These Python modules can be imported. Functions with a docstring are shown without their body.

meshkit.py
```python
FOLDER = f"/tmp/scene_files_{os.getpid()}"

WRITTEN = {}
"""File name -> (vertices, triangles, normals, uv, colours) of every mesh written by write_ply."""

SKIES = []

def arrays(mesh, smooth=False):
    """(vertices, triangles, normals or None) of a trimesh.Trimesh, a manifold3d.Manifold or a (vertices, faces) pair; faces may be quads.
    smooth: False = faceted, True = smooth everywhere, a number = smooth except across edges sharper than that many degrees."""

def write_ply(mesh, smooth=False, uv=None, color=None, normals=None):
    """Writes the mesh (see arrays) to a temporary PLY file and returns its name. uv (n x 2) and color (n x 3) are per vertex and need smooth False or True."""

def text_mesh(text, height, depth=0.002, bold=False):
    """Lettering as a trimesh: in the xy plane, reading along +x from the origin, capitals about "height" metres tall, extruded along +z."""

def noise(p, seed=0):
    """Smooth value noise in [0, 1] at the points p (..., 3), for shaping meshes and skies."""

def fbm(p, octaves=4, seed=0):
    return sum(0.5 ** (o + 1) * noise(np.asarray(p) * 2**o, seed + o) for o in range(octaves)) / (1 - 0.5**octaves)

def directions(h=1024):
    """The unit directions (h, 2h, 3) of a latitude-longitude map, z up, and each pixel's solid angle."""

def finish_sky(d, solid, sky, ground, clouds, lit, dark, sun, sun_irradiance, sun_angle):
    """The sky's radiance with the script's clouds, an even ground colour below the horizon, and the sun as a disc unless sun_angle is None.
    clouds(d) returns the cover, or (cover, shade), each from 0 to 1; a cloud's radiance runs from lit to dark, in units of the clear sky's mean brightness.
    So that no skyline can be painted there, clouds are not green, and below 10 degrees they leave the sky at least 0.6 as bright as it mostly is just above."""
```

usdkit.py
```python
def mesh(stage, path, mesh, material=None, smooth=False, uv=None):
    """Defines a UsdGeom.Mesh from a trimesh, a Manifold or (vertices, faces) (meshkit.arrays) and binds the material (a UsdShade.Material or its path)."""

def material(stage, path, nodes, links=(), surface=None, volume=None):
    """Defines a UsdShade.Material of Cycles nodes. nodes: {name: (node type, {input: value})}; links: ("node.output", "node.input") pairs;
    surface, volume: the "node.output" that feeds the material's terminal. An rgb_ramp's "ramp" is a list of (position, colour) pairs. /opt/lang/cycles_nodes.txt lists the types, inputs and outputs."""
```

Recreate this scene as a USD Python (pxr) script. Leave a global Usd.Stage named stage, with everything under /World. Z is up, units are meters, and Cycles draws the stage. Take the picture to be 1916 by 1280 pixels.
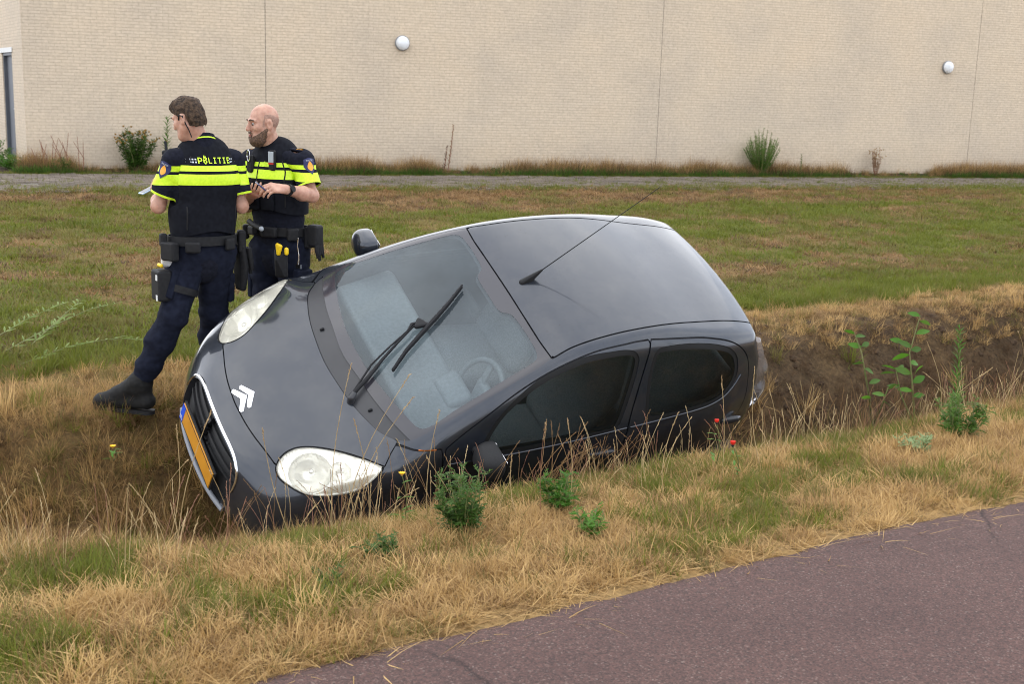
import math, random
import numpy as np, trimesh, shapely
import shapely.geometry as sg
import manifold3d as m3
from scipy.interpolate import PchipInterpolator, CubicSpline
from pxr import Usd, UsdGeom, UsdLux, UsdShade, Gf, Sdf, Vt
import usdkit, meshkit

stage = Usd.Stage.CreateInMemory()
UsdGeom.SetStageUpAxis(stage, UsdGeom.Tokens.z)
UsdGeom.SetStageMetersPerUnit(stage, 1.0)
UsdGeom.Xform.Define(stage, '/World'); UsdGeom.Scope.Define(stage, '/World/Looks')
rng = np.random.default_rng(7)

# ------------------------------------------------------------------ camera, sky, sun, exposure
CAM = np.array([0, 0, 1.65])
CR = np.array([[.99954373, .00597938, .029607], [.03020476, -.19787104, -.97976259], [0, .98020982, -.19796137]])
cam = UsdGeom.Camera.Define(stage, '/World/camera')
cam.CreateHorizontalApertureAttr(36.0); cam.CreateVerticalApertureAttr(36.0 * 685 / 1024)
cam.CreateFocalLengthAttr(43.2); cam.CreateClippingRangeAttr(Gf.Vec2f(.1, 500))
cam.CreateFStopAttr(5.6); cam.CreateFocusDistanceAttr(6.6)
cam.CreateExposureAttr(0.85)
rt, up, bk = CR[0], -CR[1], -CR[2]
fwd = np.array([0, math.cos(math.radians(11.41777)), -math.sin(math.radians(11.41777))])
ro = math.radians(1.730868)
x0, dn0 = np.array([1., 0, 0]), np.array([0, -math.sin(math.radians(11.41777)), -math.cos(math.radians(11.41777))])
rt = math.cos(ro) * x0 - math.sin(ro) * dn0; dn = math.sin(ro) * x0 + math.cos(ro) * dn0
M = np.eye(4); M[0, :3] = rt; M[1, :3] = -dn; M[2, :3] = -fwd; M[3, :3] = CAM
cam.AddTransformOp().Set(Gf.Matrix4d(M.tolist()))

SUN_EL, SUN_ROT = math.radians(62), math.radians(-40)      # direction towards the sun: atan2(x, y)
dome = UsdLux.DomeLight.Define(stage, '/World/sky')
dome.GetPrim().SetCustomDataByKey('kind', 'structure')
SKY = usdkit.material(stage, '/World/Looks/sky_air', {
    'sky': ('sky_texture', {'sky_type': 'single_scattering', 'sun_disc': False, 'sun_elevation': SUN_EL, 'sun_rotation': SUN_ROT}),
    'tc': ('texture_coordinate', {}),
    'mp': ('mapping', {'scale': (1.0, 1.0, 2.2)}),
    'n': ('noise_texture', {'scale': 2.3, 'detail': 5.0, 'roughness': .55, 'distortion': .4}),
    'r': ('rgb_ramp', {'ramp': [(.30, (5.4, 5.9, 6.9)), (.50, (7.6, 8.0, 8.8)), (.72, (10.5, 10.7, 11.0))]}),
    'mix': ('mix_color', {'fac': .93, 'use_clamp': False}),
    'bg': ('background_shader', {'strength': .13})},
    [('tc.generated', 'mp.vector'), ('mp.vector', 'n.vector'), ('n.fac', 'r.fac'), ('sky.color', 'mix.a'), ('r.color', 'mix.b'), ('mix.result', 'bg.color')], surface='bg.background')
UsdShade.MaterialBindingAPI.Apply(dome.GetPrim()).Bind(SKY)
sun = UsdLux.DistantLight.Define(stage, '/World/sun')
sun.CreateIntensityAttr(.20); sun.CreateAngleAttr(120.0); sun.CreateColorAttr(Gf.Vec3f(1, .93, .82)); sun.CreateNormalizeAttr(True)
sd = np.array([math.sin(SUN_ROT) * math.cos(SUN_EL), math.cos(SUN_ROT) * math.cos(SUN_EL), math.sin(SUN_EL)])
zx = sd; xx = np.cross([0, 0, 1], zx); xx /= np.linalg.norm(xx); yx = np.cross(zx, xx)
SM = np.eye(4); SM[0, :3] = xx; SM[1, :3] = yx; SM[2, :3] = zx
sun.AddTransformOp().Set(Gf.Matrix4d(SM.tolist()))

# ------------------------------------------------------------------ helpers
TAKEN = {}
def numbered(path):
    n = TAKEN.get(path, 0); TAKEN[path] = n + 1
    return path if n == 0 else f'{path}_{n:03d}'
def tag(p, label=None, cat=None, group=None, kind=None):
    p = p.GetPrim() if hasattr(p, 'GetPrim') else p
    for k, v in (('label', label), ('category', cat), ('group', group), ('kind', kind)):
        if v: p.SetCustomDataByKey(k, v)
    return p
def child_path(name, parent):
    base = '/World' if parent is None else (parent if isinstance(parent, str) else str(parent.GetPath()))
    return numbered(f'{base}/{name}')
def thing(name, label, cat, loc=None, mat=None, group=None):
    x = UsdGeom.Xform.Define(stage, child_path(name, None))
    if mat is not None: x.AddTransformOp().Set(Gf.Matrix4d(np.asarray(mat).tolist()))
    elif loc is not None: x.AddTranslateOp().Set(Gf.Vec3d(*map(float, loc)))
    return tag(x, label, cat, group)
def obj(name, mesh, mat, parent=None, smooth=False, normals=None, color=None, label=None, cat=None, group=None, kind=None):
    """ONE Mesh prim. mesh: trimesh, Manifold or (v, f); normals: per-vertex normals given explicitly."""
    path = child_path(name, parent)
    if normals is not None:
        v, f = mesh
        m = usdkit.mesh(stage, path, (v, f), mat)
        m.CreateNormalsAttr(Vt.Vec3fArray.FromNumpy(np.asarray(normals, np.float32))); m.SetNormalsInterpolation('vertex')
    else:
        m = usdkit.mesh(stage, path, mesh, mat, smooth=smooth)
    if color is not None:
        UsdGeom.PrimvarsAPI(m).CreatePrimvar('tone', Sdf.ValueTypeNames.Color3fArray, 'vertex').Set(Vt.Vec3fArray.FromNumpy(np.asarray(color, np.float32)))
    if label or cat or group or kind: tag(m, label, cat, group, kind)
    return m
def cat_mesh(ms):
    vs, fs, o = [], [], 0
    for m in ms:
        v, f, _ = meshkit.arrays(m); vs.append(v); fs.append(f + o); o += len(v)
    return np.vstack(vs), np.vstack(fs)
def look(name, nodes, links, surface): return usdkit.material(stage, '/World/Looks/' + name, nodes, links, surface=surface)
def plain(name, col, rough=.6, **kw):
    return look(name, {'p': ('principled_bsdf', {'base_color': col, 'roughness': rough, **kw})}, [], 'p.BSDF')
def noisy(name, c1, c2, scale=20., rough=.6, bump=0., bscale=None, detail=4., lo=.35, hi=.65, dist=.01, **kw):
    """Two tones mixed by object-space noise, with an optional fine bump."""
    n = {'tc': ('texture_coordinate', {}), 'n': ('noise_texture', {'scale': scale, 'detail': detail}), 'r': ('rgb_ramp', {'ramp': [(lo, c1), (hi, c2)]}), 'p': ('principled_bsdf', {'roughness': rough, **kw})}
    l = [('tc.object', 'n.vector'), ('n.fac', 'r.fac'), ('r.color', 'p.base_color')]
    if bump:
        n['b'] = ('noise_texture', {'scale': bscale or scale * 3, 'detail': 3.}); n['bu'] = ('bump', {'strength': bump, 'distance': dist})
        l += [('tc.object', 'b.vector'), ('b.fac', 'bu.height'), ('bu.normal', 'p.normal')]
    return look(name, n, l, 'p.BSDF')
def box(lo, hi, bev=0.):
    lo, hi = np.minimum(lo, hi).astype(float), np.maximum(lo, hi).astype(float)
    if not bev:
        b = trimesh.creation.box(hi - lo); b.apply_translation((lo + hi) / 2); return b
    b = min(bev, (hi - lo).min() * .49); pts = []
    for c in np.ndindex(2, 2, 2):
        for a in range(3):
            p = np.where(np.array(c) == 0, lo + b, hi - b); p[a] = lo[a] if c[a] == 0 else hi[a]; pts.append(p)
    return trimesh.convex.convex_hull(np.array(pts))
def tube(pts, r, seg=8, cap=True):
    """Tapered round tube along a polyline; r: number or one radius per point."""
    P = np.asarray(pts, float); n = len(P); R = np.broadcast_to(np.asarray(r, float), (n,))
    T = np.gradient(P, axis=0); T /= np.maximum(np.linalg.norm(T, axis=1, keepdims=True), 1e-9)
    a = np.cross(T[0], [0, 0, 1.]);
    if np.linalg.norm(a) < .1: a = np.cross(T[0], [1., 0, 0])
    N = []
    for t in T:
        a = a - (a @ t) * t; a /= np.linalg.norm(a); N.append(a.copy())
    N = np.array(N); Bn = np.cross(T, N); th = np.arange(seg) * 2 * np.pi / seg
    V = (P[:, None] + R[:, None, None] * (np.cos(th)[None, :, None] * N[:, None] + np.sin(th)[None, :, None] * Bn[:, None])).reshape(-1, 3)
    i, j = np.meshgrid(np.arange(n - 1), np.arange(seg), indexing='ij'); k = (j + 1) % seg
    q = np.stack([i * seg + j, i * seg + k, (i + 1) * seg + k, (i + 1) * seg + j], -1).reshape(-1, 4)
    f = np.vstack([q[:, [0, 1, 2]], q[:, [0, 2, 3]]])
    if cap:
        V = np.vstack([V, P[0], P[-1]]); c0, c1 = n * seg, n * seg + 1; s = np.arange(seg)
        f = np.vstack([f, np.stack([np.full(seg, c0), (s + 1) % seg, s], -1), np.stack([np.full(seg, c1), (n - 1) * seg + s, (n - 1) * seg + (s + 1) % seg], -1)])
    return trimesh.Trimesh(V, f, process=False)
def hull_spheres(items, seg=16):
    """Convex hull of spheres (x, y, z, r): rounded solids."""
    return m3.Manifold.batch_hull([m3.Manifold.sphere(r, seg).translate((x, y, z)) for x, y, z, r in items])
def noise2(u, v, s, seed=0, oct=4):
    return meshkit.fbm(np.stack([np.asarray(u) * s, np.asarray(v) * s, np.full(np.shape(u), 3.7)], -1), oct, seed)
def smoothstep(a, b, x):
    t = np.clip((x - a) / (b - a), 0, 1); return t * t * (3 - 2 * t)

# ------------------------------------------------------------------ the lie of the land
TH = math.radians(33); UU = np.array([math.cos(TH), math.sin(TH)]); NN = np.array([-UU[1], UU[0]])
WA = math.radians(21.3); AA = np.array([math.cos(WA), math.sin(WA)]); BB = np.array([-AA[1], AA[0]])
EDGE = 3.09                       # edge of the cycle path
def un(x, y): return x * UU[0] + y * UU[1], x * NN[0] + y * NN[1]
def xy(u, n): return u * UU[0] + n * NN[0], u * UU[1] + n * NN[1]
def ab(x, y): return x * AA[0] + y * AA[1], x * BB[0] + y * BB[1]
PROF = PchipInterpolator([-60, 3.0, 3.3, 3.8, 4.2, 4.5, 4.8, 5.15, 5.5, 5.85, 6.15, 6.5, 6.85, 7.1, 7.35, 7.8, 9, 60],
                         [-.012, -.012, -.02, -.05, -.10, -.18, -.38, -.68, -.92, -1.03, -1.06, -.86, -.50, -.265, -.215, -.20, -.20, -.20])
def ditch_shift(u): return .35 * smoothstep(1.9, .2, u) + .22 * smoothstep(6.5, 9.5, u)
def height(x, y, rough=1.0):
    u, n = un(x, y); a, b = ab(x, y)
    sh = ditch_shift(u)
    m = np.where(n > 3.6, n - sh * smoothstep(3.6, 4.6, n) * smoothstep(8.4, 7.4, n), n)
    z = PROF(m)
    w = smoothstep(3.2, 4.0, n)
    wild = smoothstep(3.9, 4.8, n) * smoothstep(9.0, 7.4, n)
    z = z + rough * w * ((noise2(u, n, .9, 1) - .5) * .10 + (noise2(u, n, 4.0, 2) - .5) * .045 * (0.5 + wild) + (noise2(u, n, 13., 3) - .5) * .035 * wild) * smoothstep(22, 19, b)
    z = z + .09 * smoothstep(26.3, 27.0, b)
    return z
# ------------------------------------------------------------------ ground
def grid_lines(spec):
    out = []
    for a, b, s in spec: out.append(np.arange(a, b, s))
    out.append([spec[-1][1]]); return np.concatenate(out)
gu = grid_lines([(-140, -30, 8), (-30, -8, 1.5), (-8, -1.5, .3), (-1.5, 11, .06), (11, 18, .15), (18, 45, .7), (45, 140, 8)])
gn = grid_lines([(-60, -5, 4), (-5, 3.0, .4), (3.0, 8.6, .05), (8.6, 14, .15), (14, 34, .4), (34, 160, 8)])
GU, GN = np.meshgrid(gu, gn, indexing='ij'); GX, GY = xy(GU, GN); GZ = height(GX, GY)
def green_patch(x, y):
    """0 dry .. 1 green, for the lawn and its tufts alike."""
    u, n = un(x, y)
    v = .40 * noise2(u, n * 1.15, .50, 11, 3) + .60 * noise2(u, n * 1.2, 2.1, 12, 4)
    b = ab(x, y)[1]
    lush = .10 * np.exp(-((n - 9.0) / .6) ** 2) - .14 * np.exp(-((n - 7.6) / .6) ** 2) - .08 * np.exp(-((b - 21.0) / 1.6) ** 2) + .05 * np.exp(-((b - 16.5) / 2.2) ** 2) - .05 * np.exp(-((b - 11.8) / 1.3) ** 2)
    return smoothstep(.38, .62, v + lush)
STRAW, BROWN, SOIL, GREEN = np.array([.30, .200, .088]), np.array([.185, .118, .050]), np.array([.044, .031, .022]), np.array([.125, .120, .024])
gp = green_patch(GX, GY)[..., None]
tone = BROWN * (1 - gp) + GREEN * .8 * gp
sh = ditch_shift(GU); SOILU = SOIL + (BROWN * .55 - SOIL) * smoothstep(2.9, 2.3, GU)[..., None]
wet = (smoothstep(4.55, 4.9, GN - sh) * smoothstep(7.45, 7.05, GN - sh))[..., None]
verge = smoothstep(4.9, 4.4, GN)[..., None]
tone = tone * (1 - verge) + (STRAW * .8 + BROWN * .2) * verge
soilmix = np.clip(noise2(GU, GN, 3.0, 21)[..., None] * 1.6 - .2, 0, 1)
tone = tone * (1 - wet) + (SOILU * (1 - .45 * soilmix) + BROWN * .45 * soilmix) * wet
GB = ab(GX, GY)[1]; bed = smoothstep(26.1, 26.4, GB)[..., None]
tone = tone * (1 - bed) + SOIL * bed
ni, nj = GU.shape; idx = np.arange(ni * nj).reshape(ni, nj)
gq = np.stack([idx[:-1, :-1], idx[1:, :-1], idx[1:, 1:], idx[:-1, 1:]], -1).reshape(-1, 4)
m_ground = look('earth', {
    'a': ('attribute', {'attribute': 'tone'}), 'g': ('geometry', {}),
    'n': ('noise_texture', {'scale': 28., 'detail': 6., 'roughness': .65}), 'r': ('rgb_ramp', {'ramp': [(.30, (.45, .45, .45)), (.70, (1.5, 1.45, 1.35))]}),
    'm': ('mix_color', {'blend_type': 'multiply', 'fac': 1., 'use_clamp': False}),
    'bu': ('bump', {'strength': .9, 'distance': .03}), 'p': ('principled_bsdf', {'roughness': .95, 'specular_ior_level': .15})},
    [('g.position', 'n.vector'), ('n.fac', 'r.fac'), ('a.color', 'm.a'), ('r.color', 'm.b'), ('m.result', 'p.base_color'), ('n.fac', 'bu.height'), ('bu.normal', 'p.normal')], 'p.BSDF')
obj('ground', (np.stack([GX, GY, GZ], -1).reshape(-1, 3), gq), m_ground, smooth=True, color=tone.reshape(-1, 3), kind='structure')

# the red cycle path: a sheet just above the ground with a ragged edge
pu = grid_lines([(-60, -3, 3), (-3, 12, .04), (12, 60, 3)])
edge = EDGE + (noise2(pu, pu * 0, 1.1, 31) - .5) * .10 + (noise2(pu, pu * 0, 7.0, 32) - .5) * .05 - .012 * np.clip(pu - 1.5, 0, 9) ** 2 * .08
rows = np.stack([np.full_like(pu, -2.2), edge - 1.6, edge - .06, edge], 1)
pz = np.stack([np.zeros_like(pu), np.zeros_like(pu) + .004, np.zeros_like(pu) + .002, np.full_like(pu, -.014)], 1)
PX, PY = xy(np.repeat(pu[:, None], 4, 1), rows); k = np.arange(len(pu) * 4).reshape(-1, 4)
pq = np.stack([k[:-1, :-1], k[1:, :-1], k[1:, 1:], k[:-1, 1:]], -1).reshape(-1, 4)
m_path = look('red_asphalt', {
    'g': ('geometry', {}), 'v': ('voronoi_texture', {'scale': 190., 'randomness': 1.}), 'vr': ('rgb_ramp', {'ramp': [(0., (.042, .025, .021)), (.35, (.066, .037, .031)), (.62, (.087, .046, .038)), (.88, (.108, .055, .044)), (.97, (.135, .085, .068)), (1., (.175, .13, .11))], 'interpolate': True}),
    'sep': ('separate_color', {}), 'n': ('noise_texture', {'scale': 1.3, 'detail': 6., 'roughness': .6}), 'nr': ('rgb_ramp', {'ramp': [(.3, (.82, .80, .82)), (.7, (1.14, 1.14, 1.14))]}),
    'm': ('mix_color', {'blend_type': 'multiply', 'fac': 1., 'use_clamp': False}),
    'cv': ('voronoi_texture', {'scale': .62, 'feature': 'distance_to_edge'}), 'wn': ('noise_texture', {'scale': 2.6, 'detail': 5.}), 'wm': ('mix_color', {'fac': .24}),
    'cr': ('rgb_ramp', {'ramp': [(.0, (.40, .38, .38)), (.006, (1, 1, 1))]}), 'mk': ('noise_texture', {'scale': .45, 'detail': 1.}), 'mkr': ('rgb_ramp', {'ramp': [(.47, (0, 0, 0)), (.56, (1, 1, 1))]}),
    'm2': ('mix_color', {'blend_type': 'multiply', 'fac': 1., 'use_clamp': False}),
    'fn': ('noise_texture', {'scale': 190., 'detail': 3.}), 'bu': ('bump', {'strength': .8, 'distance': .004}), 'p': ('principled_bsdf', {'roughness': .82, 'specular_ior_level': .35})},
    [('g.position', 'v.vector'), ('v.color', 'sep.color'), ('sep.r', 'vr.fac'), ('g.position', 'n.vector'), ('n.fac', 'nr.fac'), ('vr.color', 'm.a'), ('nr.color', 'm.b'),
     ('g.position', 'wn.vector'), ('g.position', 'wm.a'), ('wn.color', 'wm.b'), ('wm.result', 'cv.vector'), ('cv.distance', 'cr.fac'), ('g.position', 'mk.vector'), ('mk.fac', 'mkr.fac'), ('mkr.color', 'm2.fac') , ('m.result', 'm2.a'), ('cr.color', 'm2.b'),
     ('m2.result', 'p.base_color'), ('g.position', 'fn.vector'), ('fn.fac', 'bu.height'), ('bu.normal', 'p.normal')], 'p.BSDF')
obj('cycle_path', (np.stack([PX, PY, pz], -1).reshape(-1, 3), pq), m_path, smooth=True, kind='structure')

# paved service strip before the building
m_sand = noisy('joint_sand', (.10, .09, .07), (.17, .155, .125), 9., .95)
m_paver = look('concrete_paver', {'o': ('object_info', {}), 'g': ('geometry', {}), 'r': ('rgb_ramp', {'ramp': [(0., (.155, .124, .096)), (.35, (.20, .170, .134)), (.7, (.245, .212, .170)), (1., (.180, .135, .105))]}),
    'n': ('noise_texture', {'scale': 1.6, 'detail': 6.}), 'nr': ('rgb_ramp', {'ramp': [(.3, (.7, .7, .68)), (.7, (1.2, 1.2, 1.2))]}), 'm': ('mix_color', {'blend_type': 'multiply', 'fac': 1., 'use_clamp': False}), 'p': ('principled_bsdf', {'roughness': .9})},
    [('g.random_per_island', 'r.fac'), ('g.position', 'n.vector'), ('n.fac', 'nr.fac'), ('r.color', 'm.a'), ('nr.color', 'm.b'), ('m.result', 'p.base_color')], 'p.BSDF')
def wxy(a, b): return a * AA[0] + b * BB[0], a * AA[1] + b * BB[1]
pav = UsdGeom.Xform.Define(stage, child_path('paved_strip', None)); tag(pav, kind='structure')
def lower_edge(a): return 22.15 + .45 * smoothstep(-2, 8, a) + .35 * smoothstep(8, 20, a) - .9 * smoothstep(2, -6, a)
sa = np.linspace(-16, 40, 120); SB = np.stack([lower_edge(sa) + (noise2(sa, sa, .8, 41) - .5) * .7, np.full_like(sa, 24.6), np.full_like(sa, 26.3)], 1)
SX, SY = wxy(np.repeat(sa[:, None], 3, 1), SB); SZ = height(SX, SY, 0) + .012; k = np.arange(len(sa) * 3).reshape(-1, 3)
obj('sand_bed', (np.stack([SX, SY, SZ], -1).reshape(-1, 3), np.stack([k[:-1, :-1], k[1:, :-1], k[1:, 1:], k[:-1, 1:]], -1).reshape(-1, 4)), m_sand, pav)
ca_, cb_ = np.meshgrid(np.arange(-9, 30, .21), np.arange(21.2, 26.25, .105)); ca_ = ca_ + .105 * ((np.arange(ca_.shape[0]) % 2)[:, None])
keep = (cb_ > lower_edge(ca_) + (noise2(ca_, cb_, .9, 42) - .5) * 1.1) & (noise2(ca_, cb_, 2.2, 43) < .66)
ca_, cb_ = ca_[keep], cb_[keep]; npv = len(ca_); bz = rng.normal(0, .004, npv) + .028
bx0 = np.array([[-.1, -.0475], [.1, -.0475], [.1, .0475], [-.1, .0475]])
lo4 = np.stack([ca_[:, None] + bx0[:, 0], cb_[:, None] + bx0[:, 1]], -1); hi4 = np.stack([ca_[:, None] + bx0[:, 0] * .95, cb_[:, None] + bx0[:, 1] * .9], -1)
v8 = np.concatenate([lo4, hi4], 1); VX, VY = wxy(v8[..., 0], v8[..., 1]); VZ = np.full_like(VX, -.2); VZ[:, :4] -= .01; VZ[:, 4:] += bz[:, None] + rng.normal(0, .002, (npv, 4))
f8 = np.array([[4, 5, 6], [4, 6, 7], [0, 1, 5], [0, 5, 4], [1, 2, 6], [1, 6, 5], [2, 3, 7], [2, 7, 6], [3, 0, 4], [3, 4, 7]])
obj('pavers', (np.stack([VX, VY, VZ], -1).reshape(-1, 3), (f8[None] + 8 * np.arange(npv)[:, None, None]).reshape(-1, 3)), m_paver, pav, kind='stuff')

# ------------------------------------------------------------------ the warehouse
bw, bd = .235, .0625
def brick_look(name, ang):
    c, s = math.cos(ang), math.sin(ang)
    return look(name, {'g': ('geometry', {}), 'sx': ('separate_xyz', {}), 'ax': ('math', {'math_type': 'multiply', 'value2': c}), 'ay': ('math', {'math_type': 'multiply_add', 'value2': s}),
        'cb': ('combine_xyz', {}), 'b': ('brick_texture', {'scale': 1., 'brick_width': bw, 'row_height': bd, 'mortar_size': .007, 'mortar_smooth': .35, 'bias': 0., 'color1': (.578, .476, .353), 'color2': (.553, .454, .334), 'mortar': (.492, .402, .294)}),
        'n': ('noise_texture', {'scale': .55, 'detail': 6., 'roughness': .62}), 'nr': ('rgb_ramp', {'ramp': [(.25, (.86, .87, .90)), (.55, (1., .99, .98)), (.8, (1.08, 1.04, .99))]}),
        'm': ('mix_color', {'blend_type': 'multiply', 'fac': 1., 'use_clamp': False}),
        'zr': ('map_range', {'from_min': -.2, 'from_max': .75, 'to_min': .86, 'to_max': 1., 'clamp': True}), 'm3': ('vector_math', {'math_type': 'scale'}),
        'fn': ('noise_texture', {'scale': 16., 'detail': 4.}), 'fr': ('rgb_ramp', {'ramp': [(.3, (.9, .9, .9)), (.7, (1.08, 1.08, 1.08))]}), 'm2': ('mix_color', {'blend_type': 'multiply', 'fac': 1., 'use_clamp': False}),
        'inv': ('math', {'math_type': 'subtract', 'value1': 1.}), 'hb': ('math', {'math_type': 'multiply_add', 'value2': .35}), 'bu': ('bump', {'strength': .6, 'distance': .010}), 'p': ('principled_bsdf', {'roughness': .75})},
        [('g.position', 'sx.vector'), ('sx.x', 'ax.value1'), ('sx.y', 'ay.value1'), ('ax.value', 'ay.value3'), ('ay.value', 'cb.x'), ('sx.z', 'cb.y'), ('cb.vector', 'b.vector'),
         ('g.position', 'n.vector'), ('n.fac', 'nr.fac'), ('b.color', 'm.a'), ('nr.color', 'm.b'), ('g.position', 'fn.vector'), ('fn.fac', 'fr.fac'), ('m.result', 'm2.a'), ('fr.color', 'm2.b'),
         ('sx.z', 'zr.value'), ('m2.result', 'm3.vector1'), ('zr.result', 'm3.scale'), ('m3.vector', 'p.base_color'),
         ('b.fac', 'inv.value2'), ('fn.fac', 'hb.value1'), ('inv.value', 'hb.value3'), ('hb.value', 'bu.height'), ('bu.normal', 'p.normal')], 'p.BSDF')
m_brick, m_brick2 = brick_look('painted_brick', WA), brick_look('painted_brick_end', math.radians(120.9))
wh = thing('warehouse', 'long windowless warehouse of cream painted brick filling the background', 'building')
A0, B0, TOP = -.14, 27.0, 6.5
JO = [4.69, 14.15, 23.61, 33.0]
def wall_slab(a0, a1):
    c = [(a0, B0), (a1, B0), (a1, B0 + .3), (a0, B0 + .3)]
    v = [(*wxy(*q), z) for z in (-.5, TOP) for q in c]
    return np.array(v), np.array([[0, 1, 5, 4], [1, 2, 6, 5], [2, 3, 7, 6], [3, 0, 4, 7], [4, 5, 6, 7]])
ends = [A0] + JO
for a0, a1 in zip(ends[:-1], ends[1:]):
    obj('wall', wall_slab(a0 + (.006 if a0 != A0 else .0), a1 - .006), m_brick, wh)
m_joint = plain('joint_sealant', (.15, .135, .12), .7)
for j in JO[:-1]:
    c = [(j - .006, B0 + .008), (j + .006, B0 + .008)]
    obj('expansion_joint', (np.array([(*wxy(*q), z) for z in (-.5, TOP) for q in c]), np.array([[0, 1, 3, 2]])), m_joint, wh)
cx, cy = wxy(A0, B0); D2 = np.array([math.cos(math.radians(120.9)), math.sin(math.radians(120.9))]); NRET = np.array([-D2[1], D2[0]])
def ret(s, o, z): return (cx + D2[0] * s + NRET[0] * o, cy + D2[1] * s + NRET[1] * o, z)
def ret_box(s0, s1, z0, z1, o0, o1):
    v = [ret(s, o, z) for z in (z0, z1) for s, o in ((s0, o0), (s1, o0), (s1, o1), (s0, o1))]
    t = trimesh.Trimesh(np.array(v), np.array([[0, 1, 5], [0, 5, 4], [1, 2, 6], [1, 6, 5], [2, 3, 7], [2, 7, 6], [3, 0, 4], [3, 4, 7], [4, 5, 6], [4, 6, 7], [0, 2, 1], [0, 3, 2]]), process=False)
    t.fix_normals(); return t
obj('end_wall', cat_mesh([ret_box(.003, 1.27, -.5, TOP, 0, -.29), ret_box(1.27, 2.55, 2.2, TOP, 0, -.29), ret_box(2.55, 14, -.5, TOP, 0, -.29)]), m_brick2, wh)
m_steel = noisy('grey_door_paint', (.075, .082, .095), (.095, .102, .115), 3., .45)
m_trim = plain('white_trim', (.62, .62, .60), .5)
dr = obj('door', ret_box(1.34, 2.48, -.15, 2.14, -.09, -.15), m_steel, wh)
obj('door_handle', cat_mesh([ret_box(1.42, 1.45, .93, 1.09, -.088, -.075), ret_box(1.40, 1.54, 1.02, 1.045, -.05, -.03), ret_box(1.42, 1.445, 1.02, 1.045, -.088, -.03)]), plain('door_metal', (.55, .55, .55), .35, metallic=1.), dr)
obj('door_frame', cat_mesh([ret_box(1.272, 1.34, -.15, 2.2, -.02, -.17), ret_box(2.48, 2.548, -.15, 2.2, -.02, -.17), ret_box(1.34, 2.48, 2.14, 2.2, -.02, -.17)]), m_steel, wh)
obj('lintel', ret_box(1.15, 2.7, 2.2, 2.30, .02, .003), m_trim, wh)

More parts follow.
